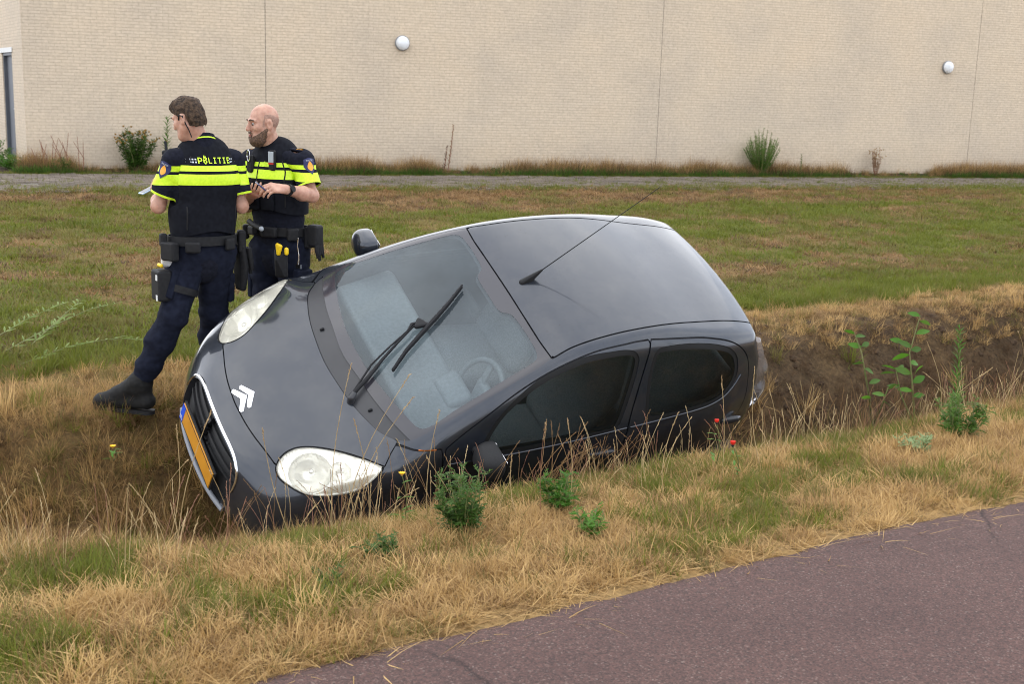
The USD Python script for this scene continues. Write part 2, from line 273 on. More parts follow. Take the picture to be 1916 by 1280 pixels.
# round bulkhead lamps
m_opal = look('lamp_opal', {'g': ('geometry', {}), 'n': ('noise_texture', {'scale': 9., 'detail': 4.}), 'r': ('rgb_ramp', {'ramp': [(.3, (.60, .62, .63)), (.7, (.78, .79, .80))]}), 'p': ('principled_bsdf', {'roughness': .28})}, [('g.position', 'n.vector'), ('n.fac', 'r.fac'), ('r.color', 'p.base_color')], 'p.BSDF')
m_ring = plain('lamp_ring', (.20, .205, .21), .45)
for a, lab in ((7.70, 'round white bulkhead lamp on the wall above the two police officers'), (22.64, 'round white bulkhead lamp high on the wall near the right end beside a joint')):
    x, y = wxy(a, B0); fr = np.eye(4); fr[0, :3] = [AA[0], AA[1], 0]; fr[1, :3] = [0, 0, 1]; fr[2, :3] = [-BB[0], -BB[1], 0]; fr[3, :3] = [x, y, 2.685]
    t = thing('wall_lamp', lab, 'lamp', mat=fr, group='round lamps on the warehouse wall')
    obj('base_ring', trimesh.creation.revolve([(0, .002), (.158, .002), (.166, .012), (.166, .05), (.158, .058), (.14, .058), (0, .055)], sections=40), m_ring, t, smooth=40)
    th = np.linspace(0, np.pi / 2, 14)
    obj('globe', trimesh.creation.revolve([(.15, .052)] + [(.15 * math.cos(q), .058 + .105 * math.sin(q)) for q in th], sections=40), m_opal, t, smooth=True)
# ------------------------------------------------------------------ the car: one smooth skin, cut into panels (local: s rearwards, r to its right, z up)
def sp(pts,kind='p'):
    a=np.array(pts,float);x=a[:,0]
    I=PchipInterpolator(x,a[:,1],extrapolate=False) if kind=='p' else CubicSpline(x,a[:,1])
    lo,hi=x[0],x[-1]
    return lambda t:I(np.clip(t,lo,hi))
ZC=[(-.1,.585),(0,.65),(.1,.706),(.188,.752),(.3,.808),(.45,.880),(.59,.944),(.68,.990),(.765,1.034),(1.0,1.146),(1.3,1.270),(1.585,1.374),(1.715,1.412),(1.9,1.444),(2.1,1.459),(2.4,1.452),(2.7,1.412),(3.0,1.365),(3.2,1.308),(3.5,1.19)]
zc=sp(ZC,'c')
K2=sp([(-.1,.30),(.2,.24),(.4,.11),(.62,.115),(.78,.18),(1.0,.14),(1.6,.085),(2.2,.09),(3.2,.10)])
K4=sp([(-.1,.1),(.2,.1),(.4,.05),(.6,.05),(.78,.10),(1.0,.08),(1.6,.02),(3.2,.02)])
YB=sp([(-.1,.74),(.3,.775),(.5,.795),(.75,.79),(.96,.775),(1.2,.788),(1.5,.803),(2.13,.810),(2.6,.802),(2.9,.775),(3.14,.705),(3.3,.66),(3.5,.60)],'c')
PZ=sp([(.10,.70),(.18,.742),(.3,.785),(.45,.800),(.62,.806),(.75,.802),(.88,.795),(.95,.780),(1.02,.752),(1.15,.695),(1.3,.624),(1.42,.566),(1.6,.48)],'c')
SF=sp([(.10,.13),(.18,.06),(.26,.000),(.36,-.028),(.44,-.022),(.52,-.002),(.60,.030),(.66,.066),(.70,.098),(.76,.15),(.9,.29),(1.2,.6)],'c')
PL=sp([(0,0),(.12,.003),(.25,.017),(.36,.042),(.45,.073),(.55,.115),(.63,.167),(.70,.240),(.76,.35),(.82,.52)],'c')
SR=sp([(.1,3.33),(.2,3.38),(.3,3.425),(.45,3.435),(.6,3.43),(.75,3.425),(.85,3.40),(1.0,3.345),(1.15,3.285),(1.28,3.20),(1.36,3.175),(1.5,3.16)])
PR=sp([(0,0),(.2,.008),(.4,.035),(.5,.062),(.6,.115),(.68,.19),(.74,.29),(.80,.45)],'c')
RR=sp([(-.1,.05),(.15,.06),(.4,.07),(.8,.075),(1.1,.06),(1.6,.065),(2.6,.07),(3.1,.05),(3.3,.03)])
def flare(s,z):
    o=0
    for sc in (.71,3.05):
        d=np.hypot(s-sc,z-.28)
        o=o+.018*np.exp(-((d-.33)/.07)**2)*(z>-.1)
    return o
def CF(s,y,z):
    y=np.abs(y)
    zt=zc(s)-K2(s)*y**2-K4(s)*y**4
    ft=(z-zt)*.90
    ys=PZ(z)*YB(s)/.80+flare(s,z)
    fs=(y-ys)*.93
    ff=(SF(z)+PL(y)-s)*.85
    fr=(s-(SR(z)-PR(y)))*.92
    fb=(.17-z)
    r=RR(s)
    g=np.sqrt(sum(np.maximum(q+r,0)**2 for q in (ft,fs,ff)))-r
    rb=.03
    h=np.sqrt(sum(np.maximum(q+rb,0)**2 for q in (g,fr,fb)))-rb
    return h
CAR_R = np.array([[0.8445153, -0.45848984, 0.27673267], [0.53497905, 0.69881341, -0.47482338], [0.02431719, 0.54904179, 0.83544107]]); CAR_T = np.array([-1.769724, 6.550491, -0.593757])
CM = np.eye(4); CM[:3, :3] = CAR_R.T; CM[3, :3] = CAR_T
def cgrad(P, e=2e-3):
    g = np.stack([CF(P[:, 0] + e, P[:, 1], P[:, 2]) - CF(P[:, 0] - e, P[:, 1], P[:, 2]), CF(P[:, 0], P[:, 1] + e, P[:, 2]) - CF(P[:, 0], P[:, 1] - e, P[:, 2]), CF(P[:, 0], P[:, 1], P[:, 2] + e) - CF(P[:, 0], P[:, 1], P[:, 2] - e)], 1)
    return g / np.maximum(np.linalg.norm(g, axis=1, keepdims=True), 1e-9)
def car_skin():
    A, B = np.array([.78, .56]), np.array([2.72, .74])
    th = np.linspace(0, np.pi, 176)
    al = np.concatenate([np.linspace(-np.pi / 2, 0, 84)[:-1], np.zeros(150), np.linspace(0, np.pi / 2, 62)[1:]])
    tt = np.concatenate([np.zeros(83), np.linspace(0, 1, 150), np.ones(61)])
    Tm, Hm = np.meshgrid(np.arange(len(al)), th, indexing='ij')
    a, t = al[Tm].ravel(), tt[Tm].ravel(); h = Hm.ravel()
    C = A + (B - A) * t[:, None]; C = np.stack([C[:, 0], 0 * t, C[:, 1]], 1)
    D = np.stack([np.sin(a), np.cos(a) * np.sin(h), np.cos(a) * np.cos(h)], 1)
    lo, hi = np.zeros(len(a)), np.full(len(a), 1.5)
    for _ in range(36):
        m = (lo + hi) / 2; P = C + m[:, None] * D; ins = CF(*P.T) < 0
        lo, hi = np.where(ins, m, lo), np.where(ins, hi, m)
    P = C + lo[:, None] * D; P[:, 1] = np.maximum(P[:, 1], 0)
    k = np.arange(len(al) * len(th)).reshape(len(al), len(th))
    q = np.stack([k[:-1, :-1], k[:-1, 1:], k[1:, 1:], k[1:, :-1]], -1).reshape(-1, 4)
    f = np.vstack([q[:, [0, 1, 2]], q[:, [0, 2, 3]]])
    ar = np.linalg.norm(np.cross(P[f[:, 1]] - P[f[:, 0]], P[f[:, 2]] - P[f[:, 0]]), axis=1); f = f[ar > 1e-9]
    N = cgrad(P)
    # smooth the normals once over the grid: the body has no creases finer than this
    Ng = N.reshape(len(al), len(th), 3); G = Ng.copy()
    for _ in range(3):
        H = G.copy(); H[1:-1, 1:-1] = (G[1:-1, 1:-1] * 2 + G[2:, 1:-1] + G[:-2, 1:-1] + G[1:-1, 2:] + G[1:-1, :-2]) / 6; G = H
    G[:, 0, 1] = 0; G[:, -1, 1] = 0
    N = G.reshape(-1, 3); N /= np.linalg.norm(N, axis=1, keepdims=True)
    fn = np.cross(P[f[:, 1]] - P[f[:, 0]], P[f[:, 2]] - P[f[:, 0]])
    if (fn * N[f[:, 0]]).sum() < 0: f = f[:, ::-1]
    return P, N, f
def clip(patch, val):
    """Splits a patch (V, N, F) along val = 0; returns (inside: val < 0, outside)."""
    V, N, Fa = patch; val = np.where(np.abs(val) < 1e-7, 1e-7, val); s = val < 0; c = s[Fa].sum(1)
    keep_in, keep_out, mix = Fa[c == 3], Fa[c == 0], Fa[(c == 1) | (c == 2)]
    if len(mix):
        e = np.vstack([mix[:, [0, 1]], mix[:, [1, 2]], mix[:, [2, 0]]]); es = np.sort(e, 1); cr = s[es[:, 0]] != s[es[:, 1]]
        u, inv = np.unique(es[cr], axis=0, return_inverse=True); inv = inv.ravel()
        t = val[u[:, 0]] / (val[u[:, 0]] - val[u[:, 1]])
        nv = V[u[:, 0]] + t[:, None] * (V[u[:, 1]] - V[u[:, 0]]); nn = N[u[:, 0]] + t[:, None] * (N[u[:, 1]] - N[u[:, 0]]); nn /= np.linalg.norm(nn, axis=1, keepdims=True)
        ei = np.full(len(e), -1); ei[cr] = len(V) + inv; ei = ei.reshape(3, -1).T
        V, N = np.vstack([V, nv]), np.vstack([N, nn]); gi, go = [], []
        sm = s[mix]
        for k in range(3):
            i, j, l = mix[:, k], mix[:, (k + 1) % 3], mix[:, (k + 2) % 3]; eij, eli = ei[:, k], ei[:, (k + 2) % 3]
            one = (sm[:, k] != sm[:, (k + 1) % 3]) & (sm[:, k] != sm[:, (k + 2) % 3])
            tri = np.stack([i, eij, eli], 1)[one]; q1 = np.stack([eij, j, l], 1)[one]; q2 = np.stack([eij, l, eli], 1)[one]; si = sm[one, k]
            gi += [tri[si], q1[~si], q2[~si]]; go += [tri[~si], q1[si], q2[si]]
        keep_in, keep_out = np.vstack([keep_in] + gi), np.vstack([keep_out] + go)
    def pack(f):
        if len(f) == 0: return np.zeros((0, 3)), np.zeros((0, 3)), np.zeros((0, 3), int)
        k, inv = np.unique(f, return_inverse=True); return V[k], N[k], inv.reshape(-1, 3)
    return pack(keep_in), pack(keep_out)
def dense(pts, closed=True, n=14, corners=()):
    """Catmull-Rom through the points; points whose index is in corners stay sharp."""
    P = np.asarray(pts, float); m = len(P); out = []
    for i in range(m if closed else m - 1):
        p1, p2 = P[i], P[(i + 1) % m]
        p0 = P[i - 1] if (closed or i > 0) else p1; p3 = P[(i + 2) % m] if (closed or i + 2 < m) else p2
        if i in corners: p0 = p1 - (p2 - p1)
        if (i + 1) % m in corners: p3 = p2 + (p2 - p1)
        L = np.linalg.norm(p2 - p1); m1 = (p2 - p0) / max(np.linalg.norm(p2 - p1) + np.linalg.norm(p1 - p0), 1e-9) * L; m2 = (p3 - p1) / max(np.linalg.norm(p3 - p2) + np.linalg.norm(p2 - p1), 1e-9) * L
        t = np.linspace(0, 1, n, endpoint=False)[:, None]
        out.append((2 * t**3 - 3 * t**2 + 1) * p1 + (t**3 - 2 * t**2 + t) * m1 + (-2 * t**3 + 3 * t**2) * p2 + (t**3 - t**2) * m2)
    if not closed: out.append(P[-1:])
    return np.vstack(out)
def sdf(poly, X):
    pg = sg.Polygon(poly)
    if not pg.is_valid: pg = pg.buffer(0)
    pt = shapely.points(X); d = shapely.distance(pg.boundary, pt)
    return np.where(shapely.contains(pg, pt), -d, d)
def ldist(line, X): return shapely.distance(sg.LineString(line), shapely.points(X))
TOPV, SIDEV, FRONTV = [0, 1], [0, 2], [1, 2]
def cut(patch, poly, plane, mask=None, grow=0.):
    V = patch[0]; v = sdf(poly, V[:, plane]) - grow
    if mask is not None: v = np.maximum(v, mask(V))
    return clip(patch, v)
GAP = .0028
def cutgap(patch, poly, plane, mask=None, gap=GAP):
    a, rest = cut(patch, poly, plane, mask, -gap); _, b = cut(rest, poly, plane, mask, gap); return a, b
def mirror(patch): V, N, f = patch; return V * [1, -1, 1], N * [1, -1, 1], f[:, ::-1]
def both(patch):
    V, N, f = patch; V2, N2, f2 = mirror(patch); return np.vstack([V, V2]), np.vstack([N, N2]), np.vstack([f, f2 + len(V)])
def offset(patch, d): V, N, f = patch; return V + N * (d if np.ndim(d) == 0 else np.asarray(d)[:, None]), N, f
def rim(patch, d0, d1):
    """Walls along a patch's open edges from offset d0 to d1."""
    V, N, f = patch; e = np.vstack([f[:, [0, 1]], f[:, [1, 2]], f[:, [2, 0]]]); es = np.sort(e, 1)
    _, first, cnt = np.unique(es, axis=0, return_index=True, return_counts=True); e = e[first[cnt == 1]]; n = len(e)
    d0, d1 = np.broadcast_to(d0, len(V)), np.broadcast_to(d1, len(V))
    a, b = e[:, 0], e[:, 1]; P = np.vstack([V[a] + N[a] * d0[a, None], V[b] + N[b] * d0[b, None], V[b] + N[b] * d1[b, None], V[a] + N[a] * d1[a, None]])
    i = np.arange(n); return P, np.vstack([np.stack([i, i + n, i + 2 * n], 1), np.stack([i, i + 2 * n, i + 3 * n], 1)])
def panel(name, patch, mat, parent, edge=.010, **kw):
    """A sheet panel with folded edges, as one mesh that keeps the skin's smooth normals."""
    V, N, f = patch
    if edge:
        rv, rf = rim(patch, 0., -edge); fn = np.cross(rv[rf[:, 1]] - rv[rf[:, 0]], rv[rf[:, 2]] - rv[rf[:, 0]]); rn = np.zeros_like(rv)
        for k in range(3): np.add.at(rn, rf[:, k], fn)
        rn /= np.maximum(np.linalg.norm(rn, axis=1, keepdims=True), 1e-12)
        f = np.vstack([f, rf + len(V)]); V, N = np.vstack([V, rv]), np.vstack([N, rn])
    return obj(name, (V, f), mat, parent, normals=N, **kw)
def skin_at(y, z, lo=-.3, hi=.8):
    """s on the nose for front-view points."""
    y, z = np.broadcast_arrays(np.asarray(y, float), np.asarray(z, float)); a, b = np.full(y.shape, lo), np.full(y.shape, hi)
    for _ in range(40):
        m = (a + b) / 2; i = CF(m, y, z) < 0; a, b = np.where(i, a, m), np.where(i, m, b)
    return np.stack([b, y, z], -1)
def skin_top(s, y):
    s, y = np.broadcast_arrays(np.asarray(s, float), np.asarray(y, float)); a, b = np.full(s.shape, .6), np.full(s.shape, 1.9)
    for _ in range(40):
        m = (a + b) / 2; i = CF(s, y, m) < 0; a, b = np.where(i, m, a), np.where(i, b, m)
    return np.stack([s, y, a], -1)
def skin_side(s, z, side=1):
    s, z = np.broadcast_arrays(np.asarray(s, float), np.asarray(z, float)); a, b = np.full(s.shape, .2), np.full(s.shape, 1.1)
    for _ in range(40):
        m = (a + b) / 2; i = CF(s, m, z) < 0; a, b = np.where(i, m, a), np.where(i, b, m)
    return np.stack([s, side * a, z], -1)

# materials of the car
m_paint = look('car_paint', {'g': ('texture_coordinate', {}), 'n': ('noise_texture', {'scale': 4.5, 'detail': 6., 'roughness': .62}), 'r': ('map_range', {'from_min': .35, 'from_max': .75, 'to_min': .02, 'to_max': .16, 'clamp': True}),
    'd': ('voronoi_texture', {'scale': 62., 'randomness': 1.}), 'sep': ('separate_color', {}), 'few': ('math', {'math_type': 'greater_than', 'value2': .955}), 'sm': ('math', {'math_type': 'less_than', 'value2': .22}), 'both': ('math', {'math_type': 'multiply'}),
    'mk': ('noise_texture', {'scale': 2.1, 'detail': 2.}), 'mkg': ('math', {'math_type': 'greater_than', 'value2': .53}), 'drop': ('math', {'math_type': 'multiply'}),
    'dc': ('mix_color', {'a': (.0160, .0195, .0270), 'b': (.010, .010, .011)}), 'dust': ('rgb_ramp', {'ramp': [(.42, (.01, .01, .01)), (.80, (.14, .14, .14))]}), 'dm': ('mix_color', {'b': (.15, .14, .12)}),
    'p': ('principled_bsdf', {'metallic': .7, 'roughness': .28, 'coat_weight': 1., 'coat_roughness': .05, 'coat_ior': 1.5})},
    [('g.object', 'n.vector'), ('n.fac', 'r.value'), ('r.result', 'p.coat_roughness'), ('g.object', 'd.vector'), ('d.color', 'sep.color'), ('sep.r', 'few.value1'), ('d.distance', 'sm.value1'), ('few.value', 'both.value1'), ('sm.value', 'both.value2'),
     ('g.object', 'mk.vector'), ('mk.fac', 'mkg.value1'), ('both.value', 'drop.value1'), ('mkg.value', 'drop.value2'), ('drop.value', 'dc.fac'), ('n.fac', 'dust.fac'), ('dust.color', 'dm.fac'), ('dc.result', 'dm.a'), ('dm.result', 'p.base_color')], 'p.BSDF')
m_black = noisy('black_plastic', (.008, .008, .0085), (.013, .013, .0135), 160., .6, specular_ior_level=.3, bump=.25, bscale=420., dist=.001)
m_gloss = plain('black_gloss', (.010, .010, .011), .22)
m_rubber = plain('seal_rubber', (.006, .006, .006), .55, specular_ior_level=.25)
m_cowl = noisy('cowl_plastic', (.016, .016, .018), (.023, .023, .025), 5., .33)
m_frit = look('frit_band', {'p': ('principled_bsdf', {'base_color': (.016, .015, .018), 'roughness': .13, 'coat_weight': .5, 'coat_roughness': .08})}, [], 'p.BSDF')
def pane_look(name, tint, dirt, ior=1.5):
    return look(name, {'f': ('fresnel', {'IOR': ior}), 't': ('transparent_bsdf', {'color': tint}), 'g': ('glossy_bsdf', {'color': (.94, .985, 1.), 'roughness': .015}), 'd': ('diffuse_bsdf', {'color': (.38, .46, .50)}),
        'tc': ('texture_coordinate', {}), 'n': ('noise_texture', {'scale': 3.2, 'detail': 5.}), 'r': ('map_range', {'from_min': .3, 'from_max': .7, 'to_min': dirt * .6, 'to_max': dirt * 1.4, 'clamp': True}),
        'm1': ('mix_closure', {}), 'm2': ('mix_closure', {})}, [('tc.object', 'n.vector'), ('n.fac', 'r.value'), ('r.result', 'm1.fac'), ('t.BSDF', 'm1.closure1'), ('d.BSDF', 'm1.closure2'), ('f.fac', 'm2.fac'), ('m1.closure', 'm2.closure1'), ('g.BSDF', 'm2.closure2')], 'm2.closure')
m_wglass = pane_look('windscreen_glass', (.84, .92, .93), .034, 1.52)
m_sglass = pane_look('side_glass', (.42, .46, .45), .004)
m_chrome = plain('chrome', (.86, .86, .87), .12, metallic=1.)
m_liner = plain('inner_lining', (.055, .055, .06), .9)
m_debris = plain('debris_orange', (.55, .14, .015), .25, coat_weight=.6)  # glossy orange of the debris sliver on the near side, no lamp lens
m_reflect = noisy('lamp_reflector', (.80, .79, .74), (.90, .89, .85), 12., .20, metallic=.75)
m_white = plain('lamp_bezel', (.74, .72, .66), .35)
m_lens = look('lamp_lens', {'f': ('fresnel', {'IOR': 1.5}), 't': ('transparent_bsdf', {'color': (.96, .95, .90)}), 'g': ('glossy_bsdf', {'roughness': .06}), 'd': ('diffuse_bsdf', {'color': (.72, .68, .56)}), 'tc': ('texture_coordinate', {}), 'n': ('noise_texture', {'scale': 7., 'detail': 5.}),
    'r': ('map_range', {'from_min': .3, 'from_max': .72, 'to_min': .09, 'to_max': .28, 'clamp': True}), 'm1': ('mix_closure', {}), 'm2': ('mix_closure', {})}, [('tc.object', 'n.vector'), ('n.fac', 'r.value'), ('r.result', 'm1.fac'), ('t.BSDF', 'm1.closure1'), ('d.BSDF', 'm1.closure2'), ('f.fac', 'm2.fac'), ('m1.closure', 'm2.closure1'), ('g.BSDF', 'm2.closure2')], 'm2.closure')

m_tail = look('tail_lens', {'f': ('fresnel', {'IOR': 1.5}), 't': ('transparent_bsdf', {'color': (.82, .80, .80)}), 'g': ('glossy_bsdf', {'roughness': .05}), 'd': ('diffuse_bsdf', {'color': (.16, .14, .13)}), 'm1': ('mix_closure', {'fac': .30}), 'm2': ('mix_closure', {})}, [('t.BSDF', 'm1.closure1'), ('d.BSDF', 'm1.closure2'), ('f.fac', 'm2.fac'), ('m1.closure', 'm2.closure1'), ('g.BSDF', 'm2.closure2')], 'm2.closure')
m_chrome2 = plain('emblem_chrome', (.92, .92, .93), .22, metallic=.6)
m_tyre = noisy('tyre_rubber', (.012, .012, .012), (.03, .028, .025), 14., .85)
m_rim = plain('wheel_cover', (.30, .31, .32), .35, metallic=.7)
car = thing('car', 'dark grey five-door hatchback tilted on its side slope in the ditch', 'car', mat=CM)
skin = car_skin()
# --- outlines, half car (|r|)
W_OUT = np.vstack([dense([(.601, 0), (.606, .10), (.628, .29), (.662, .43), (.705, .535), (.776, .615)], False), dense([(.776, .615), (.815, .637), (.862, .648), (.975, .645), (1.13, .632), (1.335, .605), (1.525, .570), (1.606, .545)], False)[1:], dense([(1.606, .545), (1.592, .416), (1.587, .2), (1.586, 0)], False)[1:], [(1.586, -.1), (.601, -.1)]])
COWL = dense([(.694, -.05), (.696, .05), (.715, .21), (.733, .34), (.77, .49), (.80, .575), (.835, .66)], False)
CLEAR = np.vstack([dense([(.757, 0), (.766, .17), (.793, .32), (.829, .46), (.866, .575), (.893, .615), (.95, .625), (1.06, .605), (1.2, .585), (1.345, .560), (1.485, .535), (1.535, .517), (1.553, .475), (1.555, .42), (1.552, .31), (1.537, .19), (1.50, .155), (1.488, .12), (1.486, 0)], False), [(1.486, -.1), (.757, -.1)]])
up_only = lambda z0: (lambda V: z0 - V[:, 2])
ws, skin = cut(skin, W_OUT, TOPV, up_only(.85))
cowl, glass = cut(ws, np.vstack([COWL, [(.3, .7), (.3, -.05)]]), TOPV)
clear, frit = cut(glass, CLEAR, TOPV)
panel('cowl_panel', both(offset(cowl, -.006)), m_cowl, car, 0)
gl = panel('windscreen', both(offset(clear, -.002)), m_wglass, car, 0)
panel('frit_band', both(offset(frit, -.001)), m_frit, gl, .003)

# headlamps
hn = np.array([-.60, .50, .62]); hn /= np.linalg.norm(hn); ha = np.cross(hn, [0, 0, 1.]); ha /= np.linalg.norm(ha); hb = np.cross(hn, ha); HC = np.array([.42, .60, .80])
def hproj(P): d = np.asarray(P) - HC; return np.stack([d @ ha, d @ hb], -1)
HL3 = np.array([(.214, .462, .702), (.252, .424, .743), (.313, .424, .785), (.391, .469, .826), (.487, .546, .860), (.576, .632, .885), (.667, .722, .897), (.612, .752, .850), (.534, .757, .785), (.404, .721, .732), (.305, .658, .698), (.245, .574, .686), (.214, .515, .686)])
HP = dense(hproj(HL3), True, 12, corners=(6,)); hmask = lambda V: -.22 - (V - HC) @ hn
hv = lambda V: np.maximum(sdf(HP, hproj(V)), hmask(V))
lamp, skin = clip(skin, hv(skin[0]) + .001); _, skin = clip(skin, hv(skin[0]) - .006)

# bonnet
HOOD = np.vstack([dense([(.601, 0), (.606, .10), (.628, .29), (.662, .43), (.705, .535), (.776, .615)], False), [(.722, .662), (.668, .722), (.60, .70), (.42, .60), (.25, .50)], dense([(.213, .44), (.190, .35), (.166, .25), (.150, .15), (.142, .04), (.141, 0)], False), [(.141, -.1), (.601, -.1)]])
hood, skin = cutgap(skin, HOOD, TOPV, up_only(.58))
panel('bonnet', both(hood), m_paint, car)

# grille
GR = np.vstack([dense([(0, .622), (.07, .623), (.2, .618), (.275, .606), (.322, .588), (.358, .560), (.380, .525), (.382, .47), (.368, .38), (.335, .318), (.26, .300), (0, .298)], False), [(-.1, .298), (-.1, .622)]])
nose = lambda V: V[:, 0] - .5
grl, skin = cut(skin, GR, FRONTV, nose)
gB = panel('grille', both(offset(grl, -.035)), m_black, car, 0)
rv, rf = rim(both(grl), 0., -.035); obj('grille_surround', (rv, rf), m_gloss, gB, smooth=40)
for z0, z1, y1 in ((.566, .582, .33), (.520, .534, .365), (.478, .490, .37), (.352, .364, .35)):
    sl, _ = cut(grl, [(-.1, z0), (y1, z0), (y1, z1), (-.1, z1)], FRONTV); sl = both(sl); sv, sf_ = rim(sl, -.022, -.034)
    o = offset(sl, -.022); obj('grille_bar', (np.vstack([o[0], sv]), np.vstack([o[2], sf_ + len(o[0])])), m_black, gB, smooth=40)
CH = np.array([(-.392, .47), (-.390, .505), (-.380, .545), (-.355, .580), (-.318, .605), (-.27, .621), (-.2, .631), (-.1, .635), (0, .636)]); CH = np.vstack([CH, CH[-2::-1] * [-1, 1]])
CH = dense(CH, False, 8); c3 = skin_at(CH[:, 0], CH[:, 1]); cn = cgrad(c3); tg = np.gradient(c3, axis=0); tg /= np.linalg.norm(tg, axis=1, keepdims=True); cb3 = np.cross(cn, tg)
wd = .0088 * np.minimum(1, .35 + .65 * np.sin(np.linspace(0, np.pi, len(CH))) ** .35)
prof = [(-1, -.004), (-1, .004), (-.6, .008), (.6, .008), (1, .004), (1, -.004)]
rib = np.stack([c3 + cb3 * (wd * a)[:, None] + cn * h for a, h in prof], 1); k = np.arange(rib.shape[0] * 6).reshape(-1, 6); kq = np.stack([k[:-1, :-1], k[:-1, 1:], k[1:, 1:], k[1:, :-1]], -1).reshape(-1, 4)
tm = trimesh.Trimesh(rib.reshape(-1, 3), np.vstack([kq[:, [0, 1, 2]], kq[:, [0, 2, 3]]]), process=False)
obj('chrome_strip', tm, m_chrome, gB, smooth=35)

ly = np.linspace(-.37, .37, 25); lp_ = skin_at(ly, np.full(25, .302)) + [-.006, 0, 0]; obj('bumper_lip', tube(lp_, .014, 8), plain('lip_reflection_grey', (.20, .21, .23), .35), car, smooth=50)  # added tube: its light grey paints in the reflection on the bumper lip
# number plate
pl = np.eye(4); pa = skin_at(0., .46); pb = skin_at(0., .376)
def slab(cent, ex, ey, ez, hx, hy, hz, bev=.002):
    b = box((-hx, -hy, -hz), (hx, hy, hz), bev); T = np.eye(4); T[:3, 0], T[:3, 1], T[:3, 2], T[:3, 3] = ex, ey, ez, cent; b.apply_transform(T); return b
pe = np.array([.10, 0, 1.]); pe /= np.linalg.norm(pe); pn = np.cross([0, -1., 0], pe); pn = pn if pn[0] < 0 else -pn
pc = np.array([-.026, 0, .418])
m_plate = noisy('plate_orange', (.40, .170, .010), (.47, .205, .014), 14., .4)
npl = obj('number_plate', slab(pc, [0, 1, 0], pe, pn, .26, .056, .004), m_plate, car, smooth=30)
obj('plate_holder', slab(pc - pn * .010, [0, 1, 0], pe, pn, .268, .064, .006), m_black, npl, smooth=30)
obj('plate_band', slab(pc + pn * .0045 + np.array([0, .238, 0]), [0, 1, 0], pe, pn, .022, .054, .001, 0), plain('plate_blue', (.01, .06, .45), .35), npl)
tx = meshkit.text_mesh('NL', .022, .001); tx.apply_translation(-tx.bounds.mean(0)); T = np.eye(4); T[:3, 0], T[:3, 1], T[:3, 2], T[:3, 3] = [0, -1, 0], pe, pn, pc + pn * .0062 + np.array([0, .238, 0]) - pe * .03; tx.apply_transform(T)
obj('plate_letters', tx, m_trim, npl)
obj('plate_edge', cat_mesh([slab(pc + pn * .0048 + pe * q, [0, 1, 0], pe, pn, .256, .0018, .0008, 0) for q in (-.050, .050)]), m_rubber, npl)

# roof, doors, wings, tail
ROOF_S = dense([(1.50, .562), (1.62, .545), (1.744, .520), (2.0, .498), (2.28, .481), (2.76, .447), (3.10, .437), (3.3, .43)], False)
ROOF = np.vstack([[(1.590, -.1), (1.590, .2), (1.595, .416), (1.608, .546)], ROOF_S[(ROOF_S[:, 0] > 1.625)], [(3.3, -.1)]])
roof, skin = cutgap(skin, ROOF, TOPV, up_only(1.215), .0045)
panel('roof', both(roof), m_paint, car)
sidem = lambda V: np.maximum(.42 - np.abs(V[:, 1]), V[:, 0] * 0 - 1)
def arch(c, r): a = np.linspace(0, 2 * np.pi, 72, endpoint=False); return np.stack([c + r * np.cos(a), .285 + r * np.sin(a)], 1)
for c in (.71, 3.05): _, skin = cut(skin, arch(c, .318), SIDEV, lambda V: .50 - np.abs(V[:, 1]))
DT = [(.990, .985), (1.117, 1.072), (1.37, 1.222), (1.603, 1.321), (1.849, 1.384), (2.11, 1.408), (2.232, 1.411)]
DOOR1 = np.vstack([dense(DT, False), dense([(2.236, 1.40), (2.170, 1.136), (2.142, .957), (2.150, .70), (2.150, .40), (2.145, .25)], False), dense([(1.04, .25), (1.03, .45), (1.005, .70), (.985, .88), (.988, .975)], False)])
DOOR2 = np.vstack([dense([(2.244, 1.411), (2.45, 1.395), (2.69, 1.366), (2.90, 1.315), (3.02, 1.22), (3.075, 1.08), (3.09, .93), (3.06, .80), (2.90, .64), (2.75, .48), (2.69, .25)], False), dense([(2.155, .25), (2.155, .70), (2.147, .957), (2.175, 1.136), (2.241, 1.40)], False)])
WIN1 = dense([(1.232, .965), (1.255, 1.04), (1.345, 1.150), (1.528, 1.263), (1.781, 1.341), (1.97, 1.358), (2.105, 1.354), (2.137, 1.325), (2.105, 1.16), (2.058, .995), (2.030, .965), (1.69, .950), (1.30, .935)], True, 10, corners=(10, 12))
WIN2 = dense([(2.270, 1.20), (2.292, 1.332), (2.32, 1.348), (2.528, 1.341), (2.80, 1.296), (2.895, 1.235), (2.92, 1.13), (2.84, 1.045), (2.667, 1.010), (2.32, .995), (2.285, 1.02)], True, 10)
d1, skin = cutgap(skin, DOOR1, SIDEV, sidem, .003); d2, skin = cutgap(skin, DOOR2, SIDEV, sidem, .003)
g1, d1 = cut(d1, WIN1, SIDEV); s1, d1 = cut(d1, WIN1, SIDEV, None, .026)
g2, d2 = cut(d2, WIN2, SIDEV); s2, d2 = cut(d2, WIN2, SIDEV, None, .026)
lampT, skin = cutgap(skin, dense([(3.120, 1.262), (3.165, 1.15), (3.195, 1.04), (3.25, .90), (3.275, .74), (3.50, .72), (3.50, 1.0), (3.40, 1.24)], True, 8, corners=(0, 4, 5, 7)), SIDEV, lambda V: .50 - np.abs(V[:, 1]), .002)
rearw, skin = cut(skin, dense([(-.1, 1.235), (.36, 1.225), (.43, 1.17), (.45, 1.02), (.40, .95), (-.1, .94)], True, 8, corners=(0, 5)), FRONTV, lambda V: 2.9 - V[:, 0])
